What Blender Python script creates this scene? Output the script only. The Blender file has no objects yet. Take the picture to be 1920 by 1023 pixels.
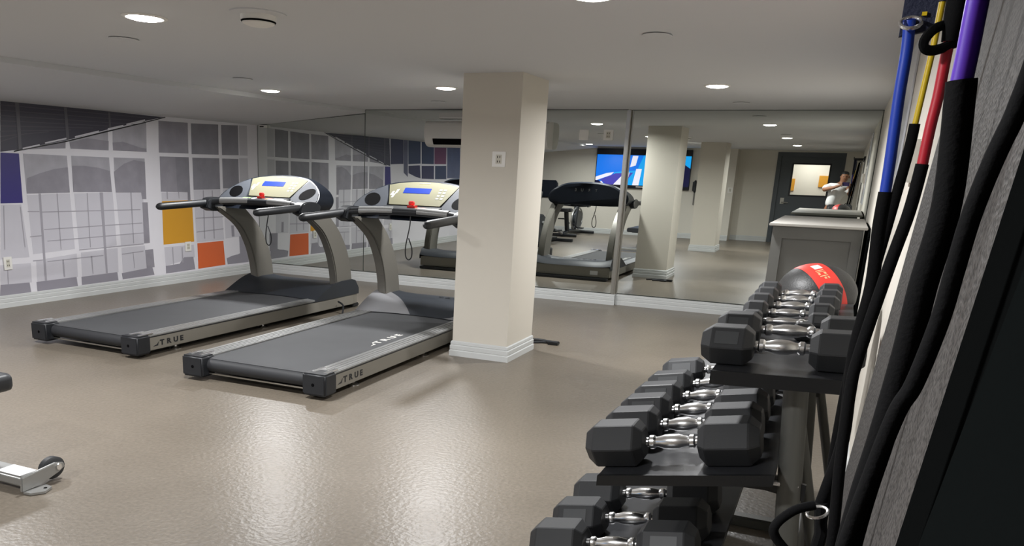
import bpy, bmesh, math, random
from mathutils import Vector, Matrix, noise
random.seed(7)
PI = math.pi
COL = bpy.context.scene.collection

# ---------------------------------------------------------------- materials
def _nodes(name):
    m = bpy.data.materials.new(name); m.use_nodes = True
    nt = m.node_tree; b = nt.nodes['Principled BSDF']
    return m, nt, b
def lin(h):
    h = h.lstrip('#'); out = []
    for k in (0, 2, 4):
        c = int(h[k:k+2], 16)/255
        out.append(c/12.92 if c <= 0.04045 else ((c+0.055)/1.055)**2.4)
    return (*out, 1)
def mat(name, col, rough=.5, metal=0., var=.0, vscale=8., bump=0., bscale=60., spec=.5, coat=0., stretch=None):
    m, nt, b = _nodes(name)
    c = lin(col) if isinstance(col, str) else (*col, 1)
    b.inputs['Base Color'].default_value = c
    b.inputs['Roughness'].default_value = rough
    b.inputs['Metallic'].default_value = metal
    b.inputs['Specular IOR Level'].default_value = spec
    b.inputs['Coat Weight'].default_value = coat
    if var > 0 or bump > 0:
        tc = nt.nodes.new('ShaderNodeTexCoord'); mp = nt.nodes.new('ShaderNodeMapping')
        nt.links.new(tc.outputs['Object'], mp.inputs['Vector'])
        if stretch: mp.inputs['Scale'].default_value = stretch
    if var > 0:
        n = nt.nodes.new('ShaderNodeTexNoise'); n.inputs['Scale'].default_value = vscale; n.inputs['Detail'].default_value = 5
        nt.links.new(mp.outputs[0], n.inputs['Vector'])
        r = nt.nodes.new('ShaderNodeValToRGB')
        r.color_ramp.elements[0].position = .3; r.color_ramp.elements[1].position = .7
        r.color_ramp.elements[0].color = (*[x*(1-var) for x in c[:3]], 1)
        r.color_ramp.elements[1].color = (*[min(1, x*(1+var)) for x in c[:3]], 1)
        nt.links.new(n.outputs['Fac'], r.inputs['Fac']); nt.links.new(r.outputs['Color'], b.inputs['Base Color'])
    if bump > 0:
        n2 = nt.nodes.new('ShaderNodeTexNoise'); n2.inputs['Scale'].default_value = bscale; n2.inputs['Detail'].default_value = 3
        nt.links.new(mp.outputs[0], n2.inputs['Vector'])
        bp = nt.nodes.new('ShaderNodeBump'); bp.inputs['Strength'].default_value = bump; bp.inputs['Distance'].default_value = .01
        nt.links.new(n2.outputs['Fac'], bp.inputs['Height']); nt.links.new(bp.outputs['Normal'], b.inputs['Normal'])
    return m
def emis(name, col, strength):
    m, nt, b = _nodes(name); c = lin(col) if isinstance(col, str) else (*col, 1)
    b.inputs['Base Color'].default_value = (*[x*.3 for x in c[:3]], 1)
    b.inputs['Emission Color'].default_value = c; b.inputs['Emission Strength'].default_value = strength
    b.inputs['Roughness'].default_value = .3
    return m

def floor_mat():
    m, nt, b = _nodes('floor_coating')
    N, Lk = nt.nodes.new, nt.links.new
    tc = N('ShaderNodeTexCoord'); P = tc.outputs['Object']
    n1 = N('ShaderNodeTexNoise'); n1.inputs['Scale'].default_value = .55; n1.inputs['Detail'].default_value = 6; Lk(P, n1.inputs['Vector'])
    r1 = N('ShaderNodeValToRGB'); r1.color_ramp.elements[0].position = .35; r1.color_ramp.elements[1].position = .68
    r1.color_ramp.elements[0].color = lin('#686055'); r1.color_ramp.elements[1].color = lin('#776e62')
    Lk(n1.outputs['Fac'], r1.inputs['Fac'])
    n2 = N('ShaderNodeTexNoise'); n2.inputs['Scale'].default_value = 55; n2.inputs['Detail'].default_value = 3; Lk(P, n2.inputs['Vector'])
    r2 = N('ShaderNodeValToRGB'); r2.color_ramp.elements[0].position = .3; r2.color_ramp.elements[1].position = .75
    r2.color_ramp.elements[0].color = (.8, .8, .8, 1); r2.color_ramp.elements[1].color = (1.12, 1.12, 1.12, 1)
    Lk(n2.outputs['Fac'], r2.inputs['Fac'])
    mx = N('ShaderNodeMixRGB'); mx.blend_type = 'MULTIPLY'; mx.inputs['Fac'].default_value = 1
    Lk(r1.outputs['Color'], mx.inputs['Color1']); Lk(r2.outputs['Color'], mx.inputs['Color2'])
    # hairline cracks: distance to a few wandering lines
    sep = N('ShaderNodeSeparateXYZ'); Lk(P, sep.inputs[0])
    n3 = N('ShaderNodeTexNoise'); n3.inputs['Scale'].default_value = 3.2; n3.inputs['Detail'].default_value = 6; Lk(P, n3.inputs['Vector'])
    def M(op, a, bb=None):
        q = N('ShaderNodeMath'); q.operation = op
        for k, v in enumerate((a, bb)):
            if v is None: continue
            if isinstance(v, (int, float)): q.inputs[k].default_value = v
            else: Lk(v, q.inputs[k])
        return q.outputs[0]
    total = None
    for (ax, ay, bx, by, w) in ((-2.33, 5.75, -2.27, 4.72, .012), (-2.27, 4.72, -2.29, 3.75, .007), (-2.29, 3.75, -2.1, 3.0, .004), (-2.35, 9.45, -2.52, 8.6, .012)):
        L = math.hypot(bx-ax, by-ay); dx, dy = (bx-ax)/L, (by-ay)/L
        px = M('SUBTRACT', sep.outputs['X'], ax); py = M('SUBTRACT', sep.outputs['Y'], ay)
        t = M('ADD', M('MULTIPLY', px, dx), M('MULTIPLY', py, dy))
        d = M('SUBTRACT', M('MULTIPLY', px, dy), M('MULTIPLY', py, dx))
        d = M('ABSOLUTE', M('ADD', d, M('MULTIPLY', M('SUBTRACT', n3.outputs['Fac'], .5), .22)))
        k = M('MULTIPLY', M('LESS_THAN', d, w), M('MULTIPLY', M('GREATER_THAN', t, 0), M('LESS_THAN', t, L)))
        k = M('MULTIPLY', k, M('GREATER_THAN', n2.outputs['Fac'], .5))
        total = k if total is None else M('MAXIMUM', total, k)
    mc = N('ShaderNodeMixRGB'); mc.blend_type = 'MIX'
    Lk(M('MULTIPLY', total, .3), mc.inputs['Fac']); Lk(mx.outputs['Color'], mc.inputs['Color1']); mc.inputs['Color2'].default_value = lin('#5a5248')
    Lk(mc.outputs['Color'], b.inputs['Base Color'])
    n4 = N('ShaderNodeTexNoise'); n4.inputs['Scale'].default_value = 38; n4.inputs['Detail'].default_value = 2; Lk(P, n4.inputs['Vector'])
    bp = N('ShaderNodeBump'); bp.inputs['Strength'].default_value = .22; bp.inputs['Distance'].default_value = .01
    Lk(n4.outputs['Fac'], bp.inputs['Height']); Lk(bp.outputs['Normal'], b.inputs['Normal'])
    rr = N('ShaderNodeMapRange'); Lk(n1.outputs['Fac'], rr.inputs['Value'])
    rr.inputs['From Min'].default_value = .3; rr.inputs['From Max'].default_value = .7; rr.inputs['To Min'].default_value = .30; rr.inputs['To Max'].default_value = .42
    Lk(rr.outputs[0], b.inputs['Roughness'])
    b.inputs['Specular IOR Level'].default_value = .55
    return m
def woven_mat(name, c1, c2, scale):
    m, nt, b = _nodes(name); N, Lk = nt.nodes.new, nt.links.new
    tc = N('ShaderNodeTexCoord')
    v = N('ShaderNodeTexVoronoi'); v.inputs['Scale'].default_value = scale; Lk(tc.outputs['Object'], v.inputs['Vector'])
    r = N('ShaderNodeValToRGB'); r.color_ramp.elements[0].position = .15; r.color_ramp.elements[1].position = .6
    r.color_ramp.elements[0].color = lin(c1); r.color_ramp.elements[1].color = lin(c2)
    Lk(v.outputs['Distance'], r.inputs['Fac']); Lk(r.outputs['Color'], b.inputs['Base Color'])
    bp = N('ShaderNodeBump'); bp.inputs['Strength'].default_value = .5; bp.inputs['Distance'].default_value = .003
    Lk(v.outputs['Distance'], bp.inputs['Height']); Lk(bp.outputs['Normal'], b.inputs['Normal'])
    b.inputs['Roughness'].default_value = .6
    return m

M_ = {}
M_['floor'] = floor_mat()
M_['ceil'] = mat('ceiling_paint', '#d0d1d3', .9)
M_['wall'] = mat('wall_paint', '#d8d3c8', .75, bump=.03, bscale=120)
M_['colpaint'] = mat('column_paint', '#cfc9bd', .7, bump=.03, bscale=120)
M_['trim'] = mat('trim_paint', '#c6c8c7', .45)
M_['doorgrey'] = mat('door_paint', '#4a5055', .45)
M_['mirror'] = mat('mirror_glass', (.66, .685, .655), 0., 1.)
M_['chrome'] = mat('chrome', '#f0f0f0', .24, 1.)
M_['alu'] = mat('brushed_metal', '#b9b7b0', .3, 1.)
M_['rail'] = mat('rail_metal', '#a0a09f', .38, .6, var=.08, vscale=30, stretch=(6, .4, 6))
M_['panel'] = mat('side_panel_bronze', '#87837a', .42, .3)
M_['upright'] = mat('upright_bronze', '#6c6962', .45, .2)
M_['black'] = mat('black_plastic', '#1b1d21', .45, bump=.05, bscale=200)
M_['hood'] = mat('hood_plastic', '#262a30', .42, bump=.05, bscale=150)
M_['hoodsilver'] = mat('hood_silver', '#9a9a9d', .35, .6)
M_['belt'] = mat('belt_rubber', '#3f4042', .7, var=.06, vscale=5, bump=.1, bscale=200)
M_['beltroll'] = mat('belt_edge_rubber', '#26272a', .6)
M_['navyshell'] = mat('console_shell', '#141922', .45, spec=.25)
M_['cream'] = mat('console_overlay', '#6c6a57', .6, spec=.1)
M_['podsilver'] = mat('pod_silver', '#44474c', .6, 0., spec=.12)
M_['lcd'] = emis('lcd_blue', '#2c49b4', .55)
M_['redplastic'] = mat('red_plastic', '#d5221c', .4)
M_['white'] = mat('white_plastic', '#e9e7e2', .4)
M_['paper'] = mat('paper', '#e4e4e6', .8)
M_['green'] = mat('green_sticker', '#7fae5a', .6)
M_['orangest'] = mat('orange_sticker', '#e06a3c', .6)
M_['rubber'] = mat('hex_rubber', '#2b2c2e', .55, spec=.35, bump=.04, bscale=220)
M_['plate'] = mat('hex_plate', '#37393b', .5)
M_['rackblack'] = mat('rack_black', '#141517', .35)
M_['racktray'] = mat('rack_tray', '#2c2d30', .3)
M_['rackgrey'] = mat('rack_grey', '#5c5c58', .45, .3)
M_['cab'] = mat('cabinet_paint', '#62625f', .55)
M_['cabtop'] = mat('cabinet_top', '#a29f99', .5)
M_['foam'] = mat('foam_black', '#0c0c0d', .85, bump=.1, bscale=300, spec=.1)
M_['navyband'] = mat('navy_webbing', '#141a33', .7, bump=.2, bscale=300)
M_['blue'] = mat('latex_blue', '#14379c', .4)
M_['yellow'] = mat('latex_yellow', '#d2b31c', .4)
M_['red'] = mat('latex_red', '#a21526', .4)
M_['purple'] = mat('latex_purple', '#4c249c', .38)
M_['mesh'] = woven_mat('mat_weave', '#1f1e1d', '#4b4846', 150)
M_['matblack'] = mat('mat_black', '#0a0b0b', .8, spec=0., bump=.05, bscale=200)
M_['matdark'] = mat('mat_dark', '#0c0e0e', .8, spec=0., bump=.05, bscale=160)
M_['ballblack'] = mat('ball_rubber', '#2a2a2a', .5, bump=.15, bscale=120)
M_['ballred'] = mat('ball_red', '#dd3a31', .45)
M_['tan'] = mat('ball_print', '#c9a57a', .5)
M_['acwhite'] = mat('ac_white', '#c9c7c2', .35)
M_['dark'] = mat('dark_void', '#070708', .8, spec=.05)
M_['greymetal'] = mat('bench_silver', '#9b9b99', .35, .6)
M_['vinylnavy'] = mat('vinyl_black', '#1e2024', .45)
M_['lens'] = emis('lamp_lens', '#fffaf2', 26)
M_['blueglow'] = emis('tv_blue', '#0a6ee0', 1.3)
M_['cyanglow'] = emis('tv_cyan', '#159be6', 1.3)
M_['violetglow'] = emis('tv_violet', '#4a45b4', 1.1)
M_['whiteglow'] = emis('tv_white', '#e6e2f2', 1.25)
M_['darkglow'] = emis('tv_dark', '#12134a', .6)
M_['tvblack'] = mat('tv_plastic', '#0b0d18', .3)
M_['skin'] = mat('skin', '#8a5f45', .55)
M_['shirt'] = mat('white_cotton', '#dcdcda', .85, bump=.2, bscale=18)
M_['trousers'] = mat('dark_cotton', '#17181c', .85)
M_['hair'] = mat('dark_hair', '#17130f', .7)
M_['phone'] = mat('phone_violet', '#3b3157', .25)
M_['poster'] = mat('poster_gloss', '#d6dae2', .2)
M_['glass'] = mat('door_glass', '#ffffff', .0); 
_g = M_['glass'].node_tree.nodes['Principled BSDF']; _g.inputs['Transmission Weight'].default_value = 1; _g.inputs['IOR'].default_value = 1.02
M_['corr'] = mat('corridor_paint', '#e2dfd8', .8)
M_['amber'] = mat('corridor_amber', '#d79a2e', .7)
MUR = dict(base='#e3e1e7', bld='#cbc9d1', sky='#aba9b1', hill='#928f98', tree='#85838c', gap='#a5a2ab', line='#a6a3ac', ground='#93909a', strip='#c3c1c8',
           ochre='#d59a28', orange='#d96634', roof='#3d3a48', rib='#504d58', mull='#5c5a62', black='#17161a', white='#d3d1d8', navy='#352d77',
           roofn='#2f2b4a', roofn2='#2b3450', mulln='#59596e', red='#70324f', mott='#545a76')
MM = {k: mat('mural_'+k, v, .42, var=(.10 if k in ('sky', 'hill', 'tree', 'mott') else 0), vscale=6) for k, v in MUR.items()}

# ---------------------------------------------------------------- mesh builder
class MB:
    def __init__(s): s.v, s.f, s.mi, s.mats = [], [], [], []
    def m(s, material):
        if material not in s.mats: s.mats.append(material)
        return s.mats.index(material)
    def add(s, verts, faces, material=None, M=None):
        b = len(s.v); k = s.m(material) if material else 0
        for p in verts:
            p = Vector(p); s.v.append(M @ p if M else p)
        for f in faces: s.f.append([b+i for i in f]); s.mi.append(k)
    def box(s, x0, x1, y0, y1, z0, z1, material=None, M=None):
        vs = [(x, y, z) for z in (z0, z1) for y in (y0, y1) for x in (x0, x1)]
        s.add(vs, [(0, 2, 3, 1), (4, 5, 7, 6), (0, 1, 5, 4), (2, 6, 7, 3), (0, 4, 6, 2), (1, 3, 7, 5)], material, M)
    def prism(s, poly, a, b, axis='x', material=None, M=None):
        # poly: 2D points; axis x: (y,z); y: (x,z); z: (x,y)
        def P(q, t): return {'x': (t, q[0], q[1]), 'y': (q[0], t, q[1]), 'z': (q[0], q[1], t)}[axis]
        n = len(poly); vs = [P(q, a) for q in poly]+[P(q, b) for q in poly]
        fs = [(i, (i+1) % n, n+(i+1) % n, n+i) for i in range(n)]+[tuple(range(n-1, -1, -1)), tuple(range(n, 2*n))]
        s.add(vs, fs, material, M)
    def poly(s, pts, material=None): s.add(pts, [tuple(range(len(pts)))], material)
    def tube(s, pts, r, n=10, material=None, flat=1., closed=False, caps=True):
        pts = [Vector(p) for p in pts]; rs = r if isinstance(r, (list, tuple)) else [r]*len(pts)
        vs, N = [], len(pts); up = None
        for i, p in enumerate(pts):
            a = pts[(i-1) % N] if (closed or i) else p; c = pts[(i+1) % N] if (closed or i < N-1) else p
            t = (c-a).normalized()
            if up is None: up = Vector((0, 0, 1)) if abs(t.z) < .9 else Vector((0, 1, 0))
            side = t.cross(up).normalized(); u2 = side.cross(t).normalized(); up = u2
            for k in range(n):
                q = 2*PI*k/n; vs.append(p+side*(math.cos(q)*rs[i])+u2*(math.sin(q)*rs[i]*flat))
        fs = [(i*n+k, i*n+(k+1) % n, ((i+1) % N)*n+(k+1) % n, ((i+1) % N)*n+k) for i in range(N if closed else N-1) for k in range(n)]
        if caps and not closed: fs += [tuple(range(n-1, -1, -1)), tuple((N-1)*n+k for k in range(n))]
        s.add(vs, fs, material)
    def lathe(s, prof, n=24, material=None, M=None, axis='z'):
        # prof: (radius, height) along axis, closed ends when radius 0
        vs, idx = [], []
        for (r, h) in prof:
            if r <= 1e-6:
                idx.append([len(vs)]); p = (0, 0, h)
                vs.append(p)
            else:
                idx.append([len(vs)+k for k in range(n)])
                for k in range(n): vs.append((r*math.cos(2*PI*k/n), r*math.sin(2*PI*k/n), h))
        fs = []
        for a, b in zip(idx, idx[1:]):
            if len(a) == 1 and len(b) == 1: continue
            for k in range(n):
                k2 = (k+1) % n
                if len(a) == 1: fs.append((a[0], b[k2], b[k]))
                elif len(b) == 1: fs.append((a[k], a[k2], b[0]))
                else: fs.append((a[k], a[k2], b[k2], b[k]))
        if axis == 'x': vs = [(h, a, b) for (a, b, h) in vs]
        if axis == 'y': vs = [(b, h, a) for (a, b, h) in vs]
        s.add(vs, fs, material, M)
    def build(s, name, material=None, parent=None, smooth=0, bevel=0, seg=2, loc=None, merge=False):
        me = bpy.data.meshes.new(name); me.from_pydata([tuple(v) for v in s.v], [], s.f)
        for m in (s.mats or [material]): me.materials.append(m)
        if s.mats: me.polygons.foreach_set('material_index', s.mi)
        bm = bmesh.new(); bm.from_mesh(me)
        if merge: bmesh.ops.remove_doubles(bm, verts=bm.verts, dist=1e-5)
        bmesh.ops.recalc_face_normals(bm, faces=bm.faces)
        if bevel:
            bmesh.ops.remove_doubles(bm, verts=bm.verts, dist=1e-5)
            es = [e for e in bm.edges if len(e.link_faces) == 2 and e.calc_face_angle(0) > .6]
            bmesh.ops.bevel(bm, geom=es, offset=bevel, segments=seg, affect='EDGES', clamp_overlap=True)
        bm.to_mesh(me); bm.free()
        if smooth:
            me.polygons.foreach_set('use_smooth', [True]*len(me.polygons)); me.set_sharp_from_angle(angle=smooth if smooth > .01 else .6)
        me.update()
        o = bpy.data.objects.new(name, me); COL.objects.link(o)
        if parent: o.parent = parent
        if loc: o.location = loc
        return o
SM = .7
def spline(pts, n=8):
    pts = [Vector(p) for p in pts]; out = []
    for i in range(len(pts)-1):
        p0 = pts[max(i-1, 0)]; p1 = pts[i]; p2 = pts[i+1]; p3 = pts[min(i+2, len(pts)-1)]
        for k in range(n):
            t = k/n
            out.append(.5*((2*p1)+(p2-p0)*t+(2*p0-5*p1+4*p2-p3)*t*t+(3*p1-p0-3*p2+p3)*t**3))
    out.append(pts[-1]); return out
def sp2(pts, n=8): return [(v.x, v.y) for v in spline([(a, b, 0) for a, b in pts], n)]
def tag(o, label=None, cat=None, group=None, kind=None):
    if label: o['label'] = label
    if cat: o['category'] = cat
    if group: o['group'] = group
    if kind: o['kind'] = kind
    return o
def thing(name, label, cat, loc=(0, 0, 0), rz=0, group=None):
    o = bpy.data.objects.new(name, None); COL.objects.link(o); o.empty_display_size = .1
    o.location = loc; o.rotation_euler = (0, 0, rz)
    return tag(o, label, cat, group)
def copy_tree(o, parent=None):
    c = o.copy(); COL.objects.link(c)
    if parent: c.parent = parent
    for ch in list(o.children): copy_tree(ch, c)
    return c
def text(name, body, size, M, material, parent=None, depth=.0015, bold=0, spacing=1.):
    cu = bpy.data.curves.new(name, 'FONT'); cu.body = body; cu.size = size; cu.extrude = depth; cu.offset = bold
    cu.align_x = 'LEFT'; cu.space_character = spacing; cu.resolution_u = 3
    tmp = bpy.data.objects.new(name, cu); COL.objects.link(tmp)
    dg = bpy.context.evaluated_depsgraph_get(); me = bpy.data.meshes.new_from_object(tmp.evaluated_get(dg))
    bpy.data.objects.remove(tmp); bpy.data.curves.remove(cu)
    me.transform(M); me.materials.clear(); me.materials.append(material)
    o = bpy.data.objects.new(name, me); COL.objects.link(o)
    if parent: o.parent = parent
    return o
def axes(o, x, y):
    x = Vector(x).normalized(); y = Vector(y).normalized(); z = x.cross(y)
    return Matrix(((x.x, y.x, z.x, o[0]), (x.y, y.y, z.y, o[1]), (x.z, y.z, z.z, o[2]), (0, 0, 0, 1)))

# ---------------------------------------------------------------- room numbers (metres)
H = 2.30
D, DM = 10.589, 10.647          # plane of the two left mirrors, plane of the right mirror
XR = .222                        # right wall
AL, XL = .019, -7.7855
def wl(y, off=0.): return XL+AL*(y-D)+off    # left wall
def xs(y): return -5.998+AL*(y-D)            # edge where the flat ceiling stops
YB, YB2, XB, XBK = -2.70, -3.25, -2.42, -2.66            # back wall and its recess
# ================================================================ setting
def struct(mb, name, material, **k): return tag(mb.build(name, material, **k), kind='structure')
def hexa(mb, a, b, material=None):   # two quads -> solid
    mb.add(list(a)+list(b), [(0, 1, 2, 3), (7, 6, 5, 4), (0, 4, 5, 1), (1, 5, 6, 2), (2, 6, 7, 3), (3, 7, 4, 0)], material)
mb = MB(); mb.box(-8.6, .6, -5.4, 11.2, -.12, 0); struct(mb, 'floor', M_['floor'])
mb = MB(); ya, yb = -5.4, 10.78
hexa(mb, [(xs(ya), ya, H), (.5, ya, H), (.5, ya, H+.2), (xs(ya), ya, H+.2)], [(xs(yb), yb, H), (.5, yb, H), (.5, yb, H+.2), (xs(yb), yb, H+.2)])
hexa(mb, [(wl(ya, -.2), ya, 2.0876-.02), (xs(ya), ya, 2.255), (xs(ya), ya, H+.2), (wl(ya, -.2), ya, H+.2)],
     [(wl(yb, -.2), yb, 2.0876-.02), (xs(yb), yb, 2.255), (xs(yb), yb, H+.2), (wl(yb, -.2), yb, H+.2)])
struct(mb, 'ceiling', M_['ceil'])
mb = MB(); hexa(mb, [(wl(ya), ya, 0), (wl(ya, -.12), ya, 0), (wl(ya, -.12), ya, 2.4), (wl(ya), ya, 2.4)], [(wl(yb), yb, 0), (wl(yb, -.12), yb, 0), (wl(yb, -.12), yb, 2.4), (wl(yb), yb, 2.4)])
struct(mb, 'wall_left', M_['wall'])
mb = MB(); mb.box(XR, XR+.12, -5.4, 10.78, 0, 2.4); struct(mb, 'wall_right', M_['wall'])
mb = MB(); mb.box(-8.2, XB-.004, D+.007, 10.9, 0, 2.4); mb.box(XB-.004, .5, DM+.007, 10.9, 0, 2.4); struct(mb, 'wall_front', M_['wall'])
# back wall with the recess and the door opening
mb = MB(); mb.box(-8.6, XBK, YB-.9, YB, 0, 2.4); DX0, DX1, DZ = -1.69, -.20, 2.21
mb.box(XBK, DX0, YB2-.12, YB2, 0, 2.4); mb.box(DX1, .3, YB2-.12, YB2, 0, 2.4); mb.box(DX0, DX1, YB2-.12, YB2, DZ, 2.4)
struct(mb, 'wall_back', M_['wall'])
# corridor behind the glazed door
mb = MB(); mb.box(-2.6, .4, -5.35, -5.25, 0, 2.4); mb.box(-2.7, -2.6, -5.3, YB2-.12, 0, 2.4); mb.box(.3, .4, -5.3, YB2-.12, 0, 2.4)
struct(mb, 'wall_corridor', M_['corr'])
for nm, a in (('trim_1', (-1.9, -1.35, 1.30, 1.62)), ('trim_2', (-.75, -.2, 1.42, 1.72))):
    mb = MB(); mb.box(a[0], a[1], -5.25, -5.21, a[2], a[3]); struct(mb, nm, M_['amber'])

BASE = [(0, 0), (.020, 0), (.020, .046), (.013, .053), (.016, .060), (.016, .090), (.009, .097), (.012, .104), (.010, .124), (0, .132)]
def base_run(name, a, b, nrm):
    mb = MB(); a = Vector((*a, 0)); b = Vector((*b, 0)); nv = Vector((*nrm, 0))
    n = len(BASE); vs = [a+nv*d+Vector((0, 0, z)) for d, z in BASE]+[b+nv*d+Vector((0, 0, z)) for d, z in BASE]
    mb.add(vs, [(i, (i+1) % n, n+(i+1) % n, n+i) for i in range(n)]+[tuple(range(n)), tuple(range(2*n-1, n-1, -1))])
    return struct(mb, name, M_['trim'])
base_run('baseboard_left', (wl(-2.7), -2.7), (wl(D-.001), D-.001), (1, -AL))
base_run('baseboard_front', (wl(D)+.02, D), (XB+.018, D), (0, -1))
mb = MB(); mb.box(XB, XB+.018, D-.018, DM, 0, .13); struct(mb, 'trim_3', M_['trim'], bevel=.004)
base_run('baseboard_front_right', (XB+.018, DM), (XR, DM), (0, -1))
base_run('baseboard_back', (wl(YB)+.02, YB), (XBK, YB), (0, 1))
base_run('baseboard_back_recess', (XBK, YB2), (DX0-.06, YB2), (0, 1))
base_run('baseboard_right', (XR, -3.2), (XR, D+.03), (-1, 0))

def column(name, x0, x1, y0, y1, label):
    t = thing(name, label, 'column', (x0/2+x1/2, y0/2+y1/2, 0)); t['kind'] = 'structure'
    cx, cy = x0/2+x1/2, y0/2+y1/2; a, b = (x1-x0)/2, (y1-y0)/2
    mb = MB(); mb.box(-a, a, -b, b, 0, H); mb.build('shaft', M_['colpaint'], t)
    mb = MB(); vs = []; n = len(BASE)
    for d, z in BASE:
        d += .001
        vs += [(-a-d, -b-d, z), (a+d, -b-d, z), (a+d, b+d, z), (-a-d, b+d, z)]
    fs = [(i*4+k, i*4+(k+1) % 4, (i+1)*4+(k+1) % 4, (i+1)*4+k) for i in range(n-1) for k in range(4)]
    mb.add(vs, fs); mb.build('baseboard', M_['trim'], t)
    return t
column('column', -2.894, -2.393, 6.70, 7.351, 'square beige column in the middle of the gym floor beside the right treadmill')
column('column', -2.98, -2.45, .62, 1.35, 'square beige column behind the camera, second column seen in the right mirror')

# door in the back wall (seen in the right mirror)
d1 = thing('door_1', 'dark grey entrance door with a large square glass pane seen in the mirror', 'door', ((DX0+DX1)/2, YB2, 0)); d1['kind'] = 'structure'
cx = (DX0+DX1)/2; W0, W1, Z0, Z1 = -1.33, -.49, 1.22, 1.965
mb = MB()
for a in ((DX0+.05, W0, .005, DZ-.05), (W1, DX1-.05, .005, DZ-.05), (W0, W1, .005, Z0), (W0, W1, Z1, DZ-.05)): mb.box(a[0]-cx, a[1]-cx, -.08, -.03, a[2], a[3])
dp = mb.build('door_leaf', M_['doorgrey'], d1)
mb = MB()
for a in ((W0-.04, W0, Z0-.04, Z1+.04), (W1, W1+.04, Z0-.04, Z1+.04), (W0, W1, Z0-.04, Z0), (W0, W1, Z1, Z1+.04)): mb.box(a[0]-cx, a[1]-cx, -.03, -.015, a[2], a[3])
mb.build('glazing_bead', M_['tvblack'], dp)
mb = MB(); mb.box(W0-cx, W1-cx, -.058, -.052, Z0, Z1); mb.build('glass_pane', M_['glass'], dp)
mb = MB()
for a in ((DX0-.05, DX0+.05, 0, DZ+.05), (DX1-.05, DX1+.05, 0, DZ+.05), (DX0+.05, DX1-.05, DZ-.05, DZ+.05)): mb.box(a[0]-cx, a[1]-cx, -.1, .015, a[2], a[3])
mb.build('door_frame', M_['doorgrey'], d1)
mb = MB(); mb.box(-1.54-cx, -1.45-cx, -.03, -.018, .98, 1.13); mb.tube([(-1.50-cx, -.02, 1.02), (-1.50-cx, .035, 1.02), (-1.34-cx, .035, 1.015)], .014, 8)
mb.build('door_handle', M_['alu'], dp)

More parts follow.
